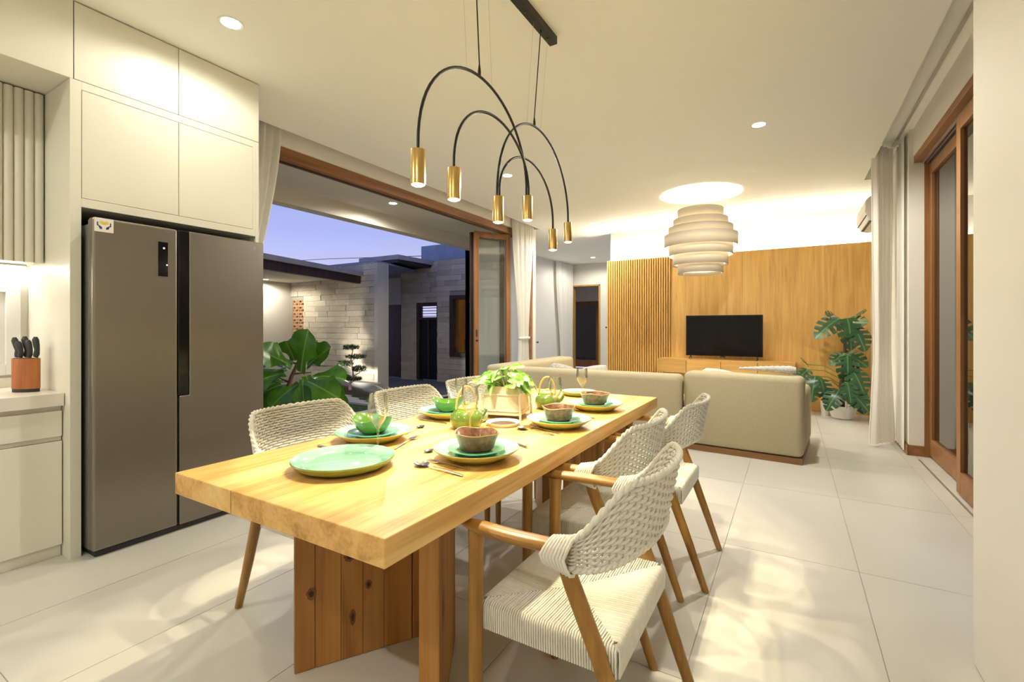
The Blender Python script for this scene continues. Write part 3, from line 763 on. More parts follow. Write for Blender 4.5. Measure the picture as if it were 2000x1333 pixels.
for x, y, a, l in ((-.672, 1.915, 90, 'middle white rope chair on the right side of the table'),
                   (-.590, 2.520, 90, 'farthest white rope chair on the right side, by the sofa'),
                   (-1.785, 1.375, -90, 'white rope chair in front of the refrigerator, nearest on the left'),
                   (-1.785, 2.06, -90, 'middle white rope chair on the courtyard side of the table'),
                   (-1.785, 2.68, -90, 'farthest white rope chair on the courtyard side of the table')):
    dup(ch, (x, y, 0), math.radians(a), l)
# ================================================================== THINGS ON THE TABLE
def plate_mesh(r, h, foot=.6, t=.006):
    m = MB()
    m.cur = 0; m.lathe([(.0005, h * .28 + t), (r * .60, h * .28 + t), (r * .72, h * .36 + t), (r * .97, h * .93), (r, h)], 48)
    m.cur = 1; m.lathe([(r, h), (r * 1.002, h * .90), (r * .84, h * .50), (r * foot, 0.0), (.0005, 0.0)], 48)
    return m.mesh('plate', 60)
big = plate_mesh(.147, .040); small = plate_mesh(.098, .020)
def big_plate(x, y, label):
    o = link('dinner_plate', big, ['celadon', 'olive_glaze'], loc=(x, y, TZ)); return tag(o, label, 'plate', 'dinner plates on the table')
def small_plate(x, y, label):
    o = link('side_plate', small, ['celadon_green', 'celadon_green'], loc=(x, y, TZ + .0175)); return tag(o, label, 'plate', 'small plates on the dinner plates')
# serving platter and the plate at the far end
pm = MB(); pm.cur = 0
pm.lathe([(.0005, .012), (.115, .012), (.1165, .0105), (.121, .020), (.146, .029), (.154, .033), (.158, .034)], 56); pm.cur = 1
pm.lathe([(.158, .034), (.160, .030), (.150, .016), (.12, 0), (.0005, 0)], 56)
platter = pm.mesh('platter', 50)
tag(link('serving_platter', platter, ['celadon_deep', 'olive_dark'], loc=(-1.245, 1.033, TZ)), 'empty celadon platter at the near end of the table', 'platter')
e2 = link('serving_platter', platter, ['celadon_deep', 'olive_dark'], loc=(-1.215, 2.915, TZ)); e2.scale = (.72, .72, .9)
tag(e2, 'empty celadon plate at the far end of the table', 'platter')
# bowls
gm = MB(); 
def gr(t, q): return 1 + (.05 * math.cos(2 * t + .6) + .035 * math.cos(5 * t)) * q
def gz(t, q): return .010 * math.cos(2 * t + .4) * (1 if q > .4 else q)
def bowl(prof_out, prof_in, rm, zm, n=48):
    m = MB(); m.cur = 0; m.lathe(prof_out, n, rmod=lambda t, q: rm(t, q), zmod=lambda t, q: zm(t, q) * q)
    m.cur = 1; m.lathe(prof_in, n, rmod=lambda t, q: rm(t, 1 - q), zmod=lambda t, q: zm(t, 1 - q) * (1 - q))
    return m.mesh('bowl', 60)
gb = bowl([(.0005, 0), (.040, 0), (.056, .012), (.070, .034), (.080, .060)], [(.080, .060), (.075, .0585), (.064, .034), (.048, .012), (.0005, .006)], gr, gz)
def br(t, q): return 1 + (.045 * math.cos(4 * t + .8) + .02 * math.cos(3 * t)) * (.4 + .6 * q)
def bz(t, q): return .0025 * math.cos(4 * t + 2.2) + .002 * math.sin(3 * t)
bb = bowl([(.0005, 0), (.052, 0), (.060, .008), (.066, .030), (.077, .058)], [(.077, .058), (.072, .0575), (.061, .030), (.050, .010), (.0005, .006)], br, bz)
def green_bowl(x, y, a, label): return tag(link('leaf_bowl', gb, ['leaf_glaze', 'leaf_glaze'], loc=(x, y, TZ + .0175 + .0126), rot=(0, 0, a)), label, 'bowl', 'green leaf bowls')
def brown_bowl(x, y, a, label):
    t = tag(link('soup_bowl', bb, ['brown_glaze', 'brown_glaze'], loc=(x, y, TZ + .0175 + .0140), rot=(0, 0, a)), label, 'bowl', 'brown glazed bowls')
    rim = MB(); rim.tube([(.0755 * br(2 * PI * k / 48, 1) * math.cos(2 * PI * k / 48), .0755 * br(2 * PI * k / 48, 1) * math.sin(2 * PI * k / 48), .058 + bz(2 * PI * k / 48, 1)) for k in range(49)], .0022, 5)
    build(rim, 'rim', 'brown_rim', t, smooth=70); return t
for nm, x, y, kind, a in (('nearest right seat', -.935, 1.335, 'b', .3), ('middle right seat', -.912, 1.955, 'b', 1.2), ('far right seat', -.928, 2.455, 'b', 2.2),
                          ('nearest left seat', -1.44, 1.338, 'g', .2), ('middle left seat', -1.487, 1.872, 'g', .8)):
    big_plate(x, y, 'large celadon plate with olive underside at the ' + nm)
    small_plate(x, y, 'small green plate stacked under the bowl at the ' + nm)
    (brown_bowl if kind == 'b' else green_bowl)(x, y, a, ('brown speckled bowl on plates at the ' if kind == 'b' else 'green leaf shaped bowl on plates at the ') + nm)
# wine glasses
def glass_mesh(h):
    k = h / .21
    out = [(.0005, 0), (.033, .001), (.033, .0025), (.010, .006), (.0042, .014), (.0036, .05), (.0042, .082), (.012, .094), (.024, .112), (.034, .138), (.036, .160), (.034, .190), (.031, .21)]
    inn = [(.0302, .21), (.0332, .190), (.0352, .160), (.0332, .138), (.0232, .113), (.011, .097), (.0005, .092)]
    return MB().lathe([(r, z * k) for r, z in out + inn], 28).mesh('wine_glass', 60)
g1 = glass_mesh(.212); g2 = glass_mesh(.195); g3 = glass_mesh(.165)
for me, x, y, l in ((g1, -1.285, 1.216, 'tall clear wine glass beside the near platter'), (g1, -1.135, 1.575, 'clear wine glass behind the nearest brown bowl'),
                    (g2, -1.045, 2.195, 'clear wine glass behind the middle brown bowl'), (g2, -1.13, 2.765, 'clear wine glass farthest along the table'), (g3, -1.585, 2.115, 'clear glass on the courtyard side behind a green bowl')):
    tag(link('wine_glass', me, 'wine_glass', loc=(x, y, TZ)), l, 'glass', 'wine glasses on the table')
# teapots with cane handles
def teapot(x, y, rot, s, label):
    t = thing('teapot', label, 'teapot', (x, y, TZ), rot, 'green teapots')
    def Z(p): return [(r * s, z * s) for r, z in p]
    build(MB().lathe(Z([(.0005, 0), (.045, 0), (.066, .014), (.076, .040), (.070, .066), (.050, .086), (.036, .092)]), 36, close=True), 'body', 'pot_glaze', t, smooth=50)
    lid = build(MB().lathe(Z([(.039, .092), (.039, .097), (.028, .106), (.0005, .108)]), 28, close=True), 'lid', 'olive_glaze', t, smooth=50)
    build(MB().ball((0, 0, .113 * s), .010 * s, .010 * s, .009 * s), 'knob', 'olive_glaze', lid, smooth=70)
    build(MB().tube([(.06 * s, 0, .045 * s), (.085 * s, 0, .058 * s), (.100 * s, 0, .080 * s)], [.016 * s, .011 * s, .008 * s], 10), 'spout', 'pot_glaze', t, smooth=60)
    pts = [(.050 * s * math.cos(a), 0, (.086 + .105 * math.sin(a)) * s) for a in [PI * k / 16 for k in range(17)]]
    build(MB().tube(pts, .0052 * s, 8), 'handle', 'cane', t, smooth=60)
    for sg in (-1, 1): build(MB().ball((sg * .050 * s, 0, .084 * s), .008 * s, .008 * s, .010 * s), 'lug', 'pot_glaze', t, smooth=70)
    return t
teapot(-1.245, 1.70, math.radians(60), .98, 'green glazed teapot with cane handle before the planter')
teapot(-1.165, 2.345, math.radians(15), .92, 'green glazed teapot with cane handle behind the planter')
cp = thing('bead_cup', 'small celadon cup heaped with white pebbles by the planter', 'cup', (-1.29, 1.86, TZ))
build(MB().lathe([(.0005, 0), (.034, 0), (.044, .012), (.048, .034), (.046, .034), (.041, .014), (.0005, .008)], 28), 'body', 'celadon', cp, smooth=50)
pb = MB()
for i in range(26):
    a = i * 2.4; r = .041 * math.sqrt((i + .5) / 26); pb.ball((r * math.cos(a), r * math.sin(a), .034 + .006 * (1 - r / .041)), .0075, .0075, .006, 8, 5)
bo = build(pb, 'pebbles', 'pebble', cp, smooth=80); bo['kind'] = 'stuff'
# round tray and planter
tr = thing('round_tray', 'round white tray with dark seeds in front of the planter', 'tray', (-1.145, 1.85, TZ))
build(MB().lathe([(.0005, 0), (.070, 0), (.080, .016), (.077, .016), (.068, .005), (.0005, .004)], 40), 'dish', 'white_ceramic', tr, smooth=50)
build(MB().lathe([(.0005, .0072), (.058, .0068), (.063, .0045)], 32), 'seeds', 'soil', tr, smooth=50)
pl = thing('planter', 'square bamboo planter on legs holding a variegated pothos', 'planter', (-1.255, 2.055, TZ), math.radians(14))
HB = .100
def lerp(a, b, q): return a + (b - a) * q
bs = MB()
def ring(z, half, rnd_):
    out = []
    for k in range(40):
        a = 2 * PI * k / 40; c_, s_ = math.cos(a), math.sin(a)
        n_ = lerp(2.0, 9.0, 1 - rnd_); rr = half / ((abs(c_) ** n_ + abs(s_) ** n_) ** (1 / n_))
        out.append((rr * c_, rr * s_, z))
    return out
secs = [ring(.020, HB * 1.06, 0), ring(.075, HB * 1.01, .15), ring(.118, HB * .98, .5), ring(.120, HB * 1.0, .5), ring(.150, HB * .97, 1), ring(.158, HB * .97, 1), ring(.158, HB * .90, 1), ring(.135, HB * .88, 1)]
vs = [p for r_ in secs for p in r_]; fs = [(i * 40 + k, i * 40 + (k + 1) % 40, (i + 1) * 40 + (k + 1) % 40, (i + 1) * 40 + k) for i in range(len(secs) - 1) for k in range(40)]
bs.add(vs, fs + [list(range(40))[::-1]])
build(bs, 'basket', 'bamboo', pl, smooth=45)
for z, h in ((.040, HB * 1.055), (.119, HB * 1.005)):
    build(MB().tube([ring(z, h, .1 if z < .1 else .5)[k % 40] for k in range(41)], .0045, 6), 'band', 'bamboo_pale', pl, smooth=60)
for sx in (-1, 1):
    for sy in (-1, 1):
        build(MB().tube([(sx * HB * 1.06, sy * HB * 1.06, 0), (sx * HB * 1.00, sy * HB * 1.00, .122)], .006, 8), 'leg', 'bamboo_pale', pl, smooth=60)
build(MB().lathe([(.0005, .140), (.086, .138)], 24), 'soil', 'soil', pl)
# leaves
def leaf_mesh(L, Wd, prof, droop=.25, fold=.12, cuts=0, n=14, thick=0.0, wave=0.0):
    """leaf from the origin along +Y, face up; cuts = number of slits per side"""
    m = MB(); vs = []
    nn = n if not cuts else cuts * 6
    for i in range(nn + 1):
        s = i / nn; w = Wd * prof(s); y = L * s; z0 = -droop * L * s * s
        for k, q in enumerate(((-1, -.45, 0, .45, 1) if not cuts else (-1, -.36, 0, .36, 1))):
            sweep = L * .10 * abs(q) * (1 if cuts else .3) * math.sin(PI * s)
            z = z0 + fold * w * abs(q) - .25 * fold * w * q * q + wave * math.sin(s * 18 + q * 2) * abs(q)
            if cuts: z -= .18 * w * q * q
            vs.append((q * w, y + sweep, z))
    fs = []
    for i in range(nn):
        for k in range(4):
            outer = k in (0, 3)
            if cuts and outer and (i % 6) in (4, 5) and .12 < i / nn < .93: continue
            a = i * 5 + k; fs.append((a, a + 1, a + 6, a + 5))
    m.add(vs, fs); return m.mesh('leaf', 80)
def heart(s): return (math.sin(PI * min(1, s * .93 + .07)) ** .55) * (1 - .45 * s) if s < 1 else .0
def fiddle(s): return (.30 + .16 * math.cos(s * 9.0 + .6) * (s < .62) + .55 * smooth01(s * 1.25)) * (math.sin(PI * min(1, .10 + .9 * s)) ** .45 if s < 1 else .02)
def place_leaf(name, me, mat, parent, pos, direc, nrm, sc=1.0):
    o = link(name, me, mat, parent)
    M = frame_mat(pos, direc, nrm)
    base = parent.matrix_basis.inverted() if parent is not None else Matrix()
    o.matrix_basis = base @ M @ Matrix.Scale(sc, 4); return o
pothos_leaf = [leaf_mesh(.078, .034, heart, d, .25, 0, 10, wave=.002) for d in (.2, .5, .8)]
pot = thing('pothos_plant', 'bright variegated pothos growing in the bamboo planter', 'plant', (-1.255, 2.055, TZ + .14))
rp = random.Random(11)
stem = MB(); items = []
for i in range(40):
    a = i * 2.399 + rp.uniform(-.3, .3); ring_ = math.sqrt((i + .5) / 40)
    h = .105 - .075 * ring_ + rp.uniform(-.012, .018); r = .012 + .088 * ring_
    p = Vector((-1.255 + r * math.cos(a), 2.055 + r * math.sin(a), TZ + .14 + h))
    b0 = Vector((-1.255 + .25 * r * math.cos(a + .4), 2.055 + .25 * r * math.sin(a + .4), TZ + .139))
    stem.tube([b0 - pot.location, (b0 + p) / 2 + Vector((0, 0, .012)) - pot.location, p - pot.location], .0018, 5)
    out = Vector((math.cos(a), math.sin(a), rp.uniform(-.35, .35))); nrm = Vector((rp.uniform(-.5, .5), rp.uniform(-.9, -.1), 1.0))
    items.append((p, out, nrm, rp.uniform(.9, 1.25)))
build(stem, 'stems', 'stem_green', pot)
for i, (p, d, n_, s_) in enumerate(items): place_leaf('leaf', pothos_leaf[i % 3], 'pothos', pot, p, d, n_, s_)
tag(build(MB().ball((0, 0, .011), .024, .020, .011, 14, 8), 'candied_fruit', 'orange_fruit', None, smooth=80, loc=(-1.075, 2.055, TZ)), 'small orange fruit lying right of the planter', 'fruit')
# cutlery laid between pixel pairs of the tabletop (head, tail)
def cut_mesh(kind):
    m = MB()
    if kind == 'spoon':
        m.tube([(0, .045, .004), (0, .075, .007), (0, .12, .006), (0, .19, .003)], [.0025, .003, .0035, .005], 8, flat=.4, up=(0, 0, 1))
        m.grid(lambda a, b: ((a - .5) * .042 * math.sin(PI * (.06 + .88 * b)) ** .6, .05 * b, .009 - .007 * math.sin(PI * b) * (1 - (2 * a - 1) ** 2)), 8, 10)
        m.grid(lambda a, b: ((a - .5) * .042 * math.sin(PI * (.06 + .88 * b)) ** .6, .05 * b, .0075 - .007 * math.sin(PI * b) * (1 - (2 * a - 1) ** 2)), 8, 10)
    elif kind == 'fork':
        m.tube([(0, .06, .006), (0, .09, .007), (0, .14, .005), (0, .195, .003)], [.0028, .003, .0036, .005], 8, flat=.4, up=(0, 0, 1))
        m.box(-.011, .040, .004, .011, .062, .0065)
        for k in range(4): m.box(-.011 + k * .0064, 0, .003, -.0082 + k * .0064, .041, .0055)
    else:
        m.prism([(-.008, 0), (.002, .012), (.008, .03), (.008, .105), (-.007, .105)], .002, .0032)
        m.tube([(0, .10, .004), (0, .15, .004), (0, .21, .004)], [.005, .006, .007], 8, flat=.6, up=(0, 0, 1))
    return m.mesh(kind, 50)
CUT = {k: cut_mesh(k) for k in ('spoon', 'fork', 'knife')}
def cutlery(kind, head, tail, label):
    a = onz(*head, TZ); b = onz(*tail, TZ)
    ang = math.atan2(b.y - a.y, b.x - a.x) - PI / 2
    o = link('table_' + kind, CUT[kind], 'steel_cutlery', loc=(a.x, a.y, TZ + .0005), rot=(0, 0, ang)); L = (b - a).length / (.195 if kind != 'knife' else .21)
    L = max(.75, min(1.1, L)); o.scale = (L, L, L); return tag(o, label, kind, 'table cutlery')
cutlery('knife', (690, 887), (622, 873), 'steel knife lying left of the nearest green bowl')
cutlery('fork', (818, 853), (768, 880), 'steel fork right of the nearest green bowl')
cutlery('spoon', (826, 834), (790, 850), 'steel spoon tucked by the rim of the nearest left plate')
cutlery('spoon', (812, 908), (908, 933), 'steel spoon left of the nearest brown bowl')
cutlery('fork', (835, 901), (917, 919), 'steel fork beside the spoon at the nearest right seat')
cutlery('knife', (975, 857), (1030, 876), 'steel knife peeking out right of the nearest brown bowl')
cutlery('spoon', (832, 886), (870, 868), 'steel dessert spoon between the near platter and brown bowl')
cutlery('spoon', (1010, 838), (1085, 852), 'steel spoon left of the middle brown bowl')
cutlery('fork', (1022, 834), (1092, 848), 'steel fork left of the middle brown bowl')
cutlery('knife', (1115, 806), (1162, 819), 'steel knife right of the middle brown bowl')
cutlery('fork', (1115, 800), (1172, 808), 'steel fork left of the farthest brown bowl')
cutlery('knife', (1180, 781), (1213, 791), 'steel knife right of the farthest brown bowl')
cutlery('knife', (875, 829), (820, 820), 'steel knife left of the middle green bowl')
# ================================================================== LAMPS
# recessed downlights
def downlight(x, y, z, watts, label, col=NEUTRAL, group='recessed ceiling downlights', angle=172, blend=.35):
    t = thing('downlight', label, 'light', (x, y, z), 0, group)
    build(MB().lathe([(.050, -.002), (.062, -.004), (.065, 0), (.052, .001)], 28), 'trim_ring', 'white_plastic', t, smooth=50)
    build(MB().lathe([(.0005, -.0016), (.051, -.0016), (.051, .0), (.0005, .0)], 24), 'lens', 'bulb_down', t)
    lamp('lamp', 'SPOT', (0, 0, -.02), watts, col, t, spot_size=math.radians(angle), spot_blend=blend, shadow_soft_size=.035)
    return t
downlight(-2.69, 1.46, CEIL, P_DOWN * .23, 'glowing ceiling downlight in front of the cream kitchen cabinets')
downlight(-.236, 4.45, CEIL, P_DOWN * 1.45, 'glowing ceiling downlight alone on the right half of the ceiling')
downlight(-2.73, 4.50, CEIL, P_DOWN, 'glowing ceiling downlight seen through the pendant arches')
downlight(-2.79, 7.30, CEIL, P_DOWN * 1.2, 'ceiling downlight left of the tiered lamp')
downlight(-4.14, 10.82, CEIL, P_DOWN * .6, 'ceiling downlight in the alcove before the door')
downlight(-2.69, -1.0, CEIL, P_DOWN * .6, 'added ceiling downlight, unseen behind the camera on the kitchen side')  # this and the next: added out of view to spread the light
downlight(-.24, -1.0, CEIL, P_DOWN * .4, 'added ceiling downlight, unseen behind the camera on the right')
# arch pendant over the table
AXX = -1.20
ap = thing('arch_pendant_light', 'black arch pendant with six brass spotlights hanging over the table', 'pendant light', (AXX, 2.0, CEIL))
def al(p): return (p[0] - AXX, p[1] - 2.0, p[2] - CEIL)
bar = box('ceiling_bar', 'pendant_black', (AXX - .024, 1.50, CEIL - .045), (AXX + .024, 2.50, CEIL), ap, bevel=.002)
for y in (1.60, 1.95, 2.16, 2.42): build(MB().lathe([(.0005, 0), (.006, 0), (.006, .004)], 12), 'screw', 'black_gloss', bar, loc=(0, y - 2.0, -.003))
SPOTS = {'S1': (-1.16, 1.29, 1.715), 'S2': (-1.165, 1.507, 1.713), 'S3': (-1.235, 1.95, 1.715), 'S4': (-1.195, 2.174, 1.765), 'S5': (-1.258, 2.61, 1.675), 'S6': (-1.25, 2.82, 1.755)}
SH = .126
for k in ('S1', 'S2', 'S3', 'S4', 'S5', 'S6'):
    x, y, z = SPOTS[k]
    sp = build(MB().lathe([(.0005, SH), (.0265, SH), (.0275, SH - .002), (.0275, 0), (.0245, 0), (.0245, .018), (.0005, .018)], 28), 'spotlight', 'brass', ap, loc=al((x, y, z)), smooth=40)
    build(MB().lathe([(.0005, -.006), (.016, -.004), (.0235, .002), (.0235, .008), (.0005, .008)], 20), 'lens', 'bulb_warm', sp)
    lamp('lamp', 'SPOT', (0, 0, -.012), P_ARC, WARMER, sp, spot_size=math.radians(80), spot_blend=.10, shadow_soft_size=.010)
def arch(a, b, rise, offx):
    a = Vector(SPOTS[a]) + Vector((offx[0], 0, SH)); b = Vector(SPOTS[b]) + Vector((offx[1], 0, SH))
    base = max(a.z, b.z) ; pts = [a]
    cy, ry = (a.y + b.y) / 2, (b.y - a.y) / 2
    top = rise
    for i in range(33):
        q = PI - PI * i / 32; y = cy + ry * math.cos(q); x = lerp(a.x, b.x, i / 32); zl = lerp(a.z, b.z, i / 32) + .02
        pts.append(Vector((x, y, zl + (top - zl) * math.sin(q))))
    pts.append(b)
    return build(MB().tube([al(p) for p in pts], .0062, 10), 'arch_tube', 'pendant_black', ap, smooth=60)
a1 = arch('S1', 'S4', 2.306, (0, -.007)); arch('S2', 'S4', 2.172, (0, .007)); a3 = arch('S3', 'S6', 2.336, (-.007, 0)); arch('S3', 'S5', 2.12, (.007, 0))
for (x, y, z, r) in ((-1.175, 1.70, 2.304, .003), (-1.24, 2.335, 2.333, .003)):
    build(MB().tube([al((x, y, z)), al((x, y, z + .02)), al((x, y, z + .05)), al((AXX, y, CEIL - .045))], [.007, .007, r, r], 8), 'cord', 'pendant_black', ap, smooth=60)
for (x, y, z) in ((-1.17, 1.60, 2.292), (-1.175, 1.80, 2.300), (-1.24, 2.25, 2.32), (-1.245, 2.42, 2.333)):
    build(MB().tube([al((x, y, z)), al((AXX, y, CEIL - .045))], .0007, 4), 'suspension_wire', 'aluminium', ap)
# tiered drum lamp
TLx, TLy = -1.0, 6.38
tl = thing('tiered_pendant_lamp', 'large tiered linen ring lamp hanging above the sofa', 'pendant light', (TLx, TLy, 1.885))
rings = [(.270, .0, .150), (.325, .105, .14), (.380, .225, .14), (.435, .335, .155), (.380, .460, .13), (.325, .560, .13), (.270, .665, .15)]
for r, z, h in rings:
    rm = MB().lathe([(r, 0), (r, h)], 56).mesh('ring_shade', 60)
    link('ring_shade', rm, 'lamp_shade', tl, loc=(0, 0, z), solid=.004)
for a in range(3):
    an = a * 2 * PI / 3 + .5
    build(MB().tube([(.268 * math.cos(an), .268 * math.sin(an), .0), (.268 * math.cos(an), .268 * math.sin(an), .81)], .003, 6), 'rod', 'aluminium', tl)
build(MB().tube([(-.27, 0, .80), (.27, 0, .80)], .004, 6), 'spreader', 'aluminium', tl)
build(MB().tube([(0, 0, .70), (0, 0, .80), (.012, 0, .88), (-.004, 0, .95), (0, 0, CEIL - 1.885)], .004, 6), 'cord', 'white_plastic', tl, smooth=60)
bl = build(MB().ball((0, 0, 0), .045, .045, .055, 16, 10), 'bulb', 'lamp_bulb', tl, loc=(0, 0, .64), smooth=80)
lamp('lamp', 'POINT', (0, 0, .56), P_RING, NEUTRAL, tl, shadow_soft_size=.05)
# ================================================================== LIVING ROOM
def rbox(name, mat, a, b, parent, r=.05, seg=4):
    x0, y0, z0 = a; x1, y1, z1 = b
    return build(MB().box(x0, y0, z0, x1, y1, z1), name, mat, parent, bevel=r, seg=seg, smooth=180)
s1 = thing('sofa_module', 'right beige sofa module seen from behind, on a low timber plinth', 'sofa', (.09, 4.79, 0), math.radians(-5))
rbox('back', 'sofa_fabric', (-1.02, 0, .055), (0, .26, .765), s1, .055)
rbox('seat', 'sofa_fabric', (-1.02, .262, .10), (-.262, .98, .43), s1, .05)
rbox('arm', 'sofa_fabric', (-.26, .262, .055), (0, .98, .62), s1, .055)
build(MB().box(-1.01, .01, .002, -.01, .96, .055), 'plinth', 'sofa_plinth', s1)
s2 = thing('sofa_module', 'left beige corner sofa seen from behind the far table end', 'sofa', (-.94, 4.80, 0), 0)
rbox('back', 'sofa_fabric', (-2.05, 0, .055), (0, .26, .728), s2, .055)
rbox('seat', 'sofa_fabric', (-2.05, .262, .10), (0, 1.0, .43), s2, .05)
build(MB().box(-2.04, .01, .002, -.01, .98, .055), 'plinth', 'sofa_plinth', s2)
rbox('return_back', 'sofa_fabric', (-2.36, .10, .055), (-2.055, 2.2, .735), s2, .055)
rbox('return_seat', 'sofa_fabric', (-2.05, 1.004, .10), (-1.20, 2.2, .43), s2, .05)
build(MB().box(-2.34, .985, .002, -1.21, 2.18, .055), 'return_plinth', 'sofa_plinth', s2)
def cushion(name, label, pos, rot, w, h, t, mat, grp='cushions on the sofa'):
    m = MB()
    def side(sg):
        m.grid(lambda a, b: ((a - .5) * w * (1 - .10 * (2 * b - 1) ** 2 * 1), (b - .5) * h * (1 - .10 * (2 * a - 1) ** 2), sg * t / 2 * ((1 - (2 * a - 1) ** 4) * (1 - (2 * b - 1) ** 4)) ** .5), 14, 14)
    side(1); side(-1)
    o = build(m, name, mat, None, smooth=80, loc=pos, rot=rot); return tag(o, label, 'cushion', grp)
cushion('throw_cushion', 'grey patterned cushion leaning behind the left sofa back', (-2.42, 5.22, .622), (math.radians(72), math.radians(10), 0), .34, .27, .13, 'cushion_stripe')
cushion('throw_cushion', 'pale cushion beside the grey patterned one', (-1.98, 5.22, .622), (math.radians(75), math.radians(-10), 0), .34, .27, .13, 'throw_knit')
cushion('throw_cushion', 'pale cushion behind the right sofa back, left of the blanket', (-.66, 5.30, .625), (math.radians(75), math.radians(6), math.radians(-5)), .36, .29, .13, 'throw_knit')
# rolled knit blanket lying on the right back
rb = MB(); pts = []; rr = []
for i in range(31):
    q = i / 30; pts.append((-.42 + .47 * q - .0, .16 - .02 * math.sin(q * 3), .778 + .010 * math.sin(q * 2.6))); rr.append(.010 + .030 * q * (1 if i < 29 else .6) + .003 * math.sin(i * 2.2))
rb.tube(pts, rr, 12)
M_ = s1.matrix_basis
bl_ = build(rb, 'knit_blanket', 'throw_knit', None, smooth=80); bl_.location = (.09 - .12, 4.79 + .02, .028); bl_.rotation_euler = (0, 0, math.radians(-5))
tag(bl_, 'rolled grey knit blanket lying along the top of the right sofa back', 'blanket')
# television and console
cs = thing('television_console', 'floating oak console with four drawer fronts under the television', 'console', (-.89, 7.8, .49))
box('body', 'oak_console', (-1.83, 7.612, .495), (.05, 7.9915, .71), cs, bevel=.002)
ex = [-1.83, -1.395, -.905, -.42, .05]
for a, b in zip(ex, ex[1:]): box('drawer', 'oak_console', (a + .004, 7.598, .500), (b - .004, 7.612, .690), cs, bevel=.001)
for a in ex[1:-1]: box('gap_shade', 'cabinet_dark_gap', (a - .004, 7.606, .500), (a + .004, 7.6115, .690), cs)  # dark strips paint the shade between the drawer fronts
tv = thing('television', 'flat black television standing on the oak console', 'television', (-.89, 7.76, .71))
box('screen', 'screen', (-1.41, 7.742, .775), (-.372, 7.746, 1.372), tv)
box('bezel', 'black_gloss', (-1.425, 7.746, .765), (-.357, 7.775, 1.386), tv, bevel=.003)
box('back_cover', 'black_matte', (-1.3, 7.775, .80), (-.48, 7.81, 1.2), tv)
for x in (-1.36, -.43):
    f = MB(); f.tube([(0, .015, .06), (0, -.09, .0085)], .008, 8); f.tube([(0, .015, .06), (0, .11, .0085)], .008, 8)
    build(f, 'foot', 'black_matte', tv, loc=(x + .89, 0, 0), smooth=50)
box('sensor', 'black_matte', (-.93, 7.74, .748), (-.86, 7.765, .765), tv)
# air conditioner on the right wall
ac = thing('air_conditioner', 'white wall mounted air conditioner beside the right curtain', 'air conditioner', (.93, 7.05, 2.40))
ap_ = [(0, 0), (0, .29), (-.16, .29), (-.205, .25), (-.215, .12), (-.17, .02), (-.10, 0)]
m_ = MB(); vs = [(x, 0, z) for x, z in ap_] + [(x, .82, z) for x, z in ap_]; n_ = len(ap_)
m_.add(vs, [list(range(n_)), list(range(n_, 2 * n_))[::-1]] + [(i, (i + 1) % n_, n_ + (i + 1) % n_, n_ + i) for i in range(n_)])
build(m_, 'casing', 'white_plastic', ac, loc=(-.002, -.41, 0), bevel=.012, seg=3)
build(MB().box(-.205, -.40, .070, -.198, .40, .078), 'seam', 'cabinet_dark_gap', ac)
build(MB().box(-.172, -.36, .012, -.115, .36, .016), 'louvre', 'cabinet_dark_gap', ac, rot=(0, 0, 0))
# ---- curtains
def curtain(name, label, A, B, z0, z1, amp, waves, waist=None, wz=.9, side=0.0, flare=1.0, nz=26, mat='curtain_sheer', ph=0.0):
    """pleated sheet from plan point A to B; waist = fraction of its width left at height wz, gathered towards 'side' (0..1)"""
    A = Vector((A[0], A[1], 0)); B = Vector((B[0], B[1], 0)); d = B - A; L = d.length; dn = d.normalized(); nrm = Vector((-dn.y, dn.x, 0))
    nx = int(waves * 10)
    def fn(a, b):
        z = lerp(z0, z1, b)
        k = 1.0
        if waist is not None:
            if z > wz: k = lerp(waist, 1.0, smooth01((z - wz) / (z1 - wz)) ** .8)
            else: k = lerp(waist, flare, smooth01((wz - z) / (wz - z0)))
        s = side + (a - side) * k
        w = math.sin(2 * PI * waves * a + ph + .6 * math.sin(a * 9)) * amp * (.75 + .25 * math.sin(a * 23)) * (1.0 if k > .9 else .9)
        p = A + d * s + nrm * w
        return (p.x, p.y, z)
    m = MB(); m.grid(fn, nx, nz)
    o = build(m, 'sheet', mat, None, smooth=80)
    return o
def hang(name, label, *a, tie=None, **k):
    o = curtain(name, label, *a, **k); o.name = name; tag(o, label, 'curtain', 'curtains'); return o
hang('curtain', 'pale curtain gathered beside the tall kitchen cabinet', (-3.805, 1.99), (-3.805, 2.50), .02, 3.03, .030, 7, waist=.35, wz=1.0, side=0.0, flare=.5)
lc = hang('curtain', 'white curtain tied at the waist beside the open folding door', (-3.802, 6.43), (-3.802, 7.10), .02, 3.03, .034, 8, waist=.42, wz=1.02, side=.55, flare=.62)
tb_ = MB().tube([(-3.802 + .055 * math.cos(a), 6.80 + .155 * math.sin(a), 1.02 + .01 * math.cos(a)) for a in [2 * PI * k / 20 for k in range(21)]], .012, 6, flat=2.0)
build(tb_, 'tie_band', 'curtain_sheer', lc, smooth=80)
hang('curtain', 'white curtain hanging at the end of the alcove', (-5.13, 10.85), (-5.08, 11.78), .02, 2.88, .035, 7, waist=.72, wz=.5, side=.9, flare=.72)
hang('curtain', 'white curtain gathered in front of the right pier', (.705, 5.90), (.885, 6.16), .03, 3.03, .030, 6.5, waist=.80, wz=1.0, side=.5, flare=1.22, ph=.8)
hang('curtain', 'second white drape tucked between the right curtain and the pier', (.922, 5.77), (.932, 6.3), .03, 3.03, .010, 5)
struct(box('trim_5', 'aluminium', (.885, 2.3, 3.045), (.905, 6.7, 3.06)), 'curtain rail inside the right ceiling pocket')
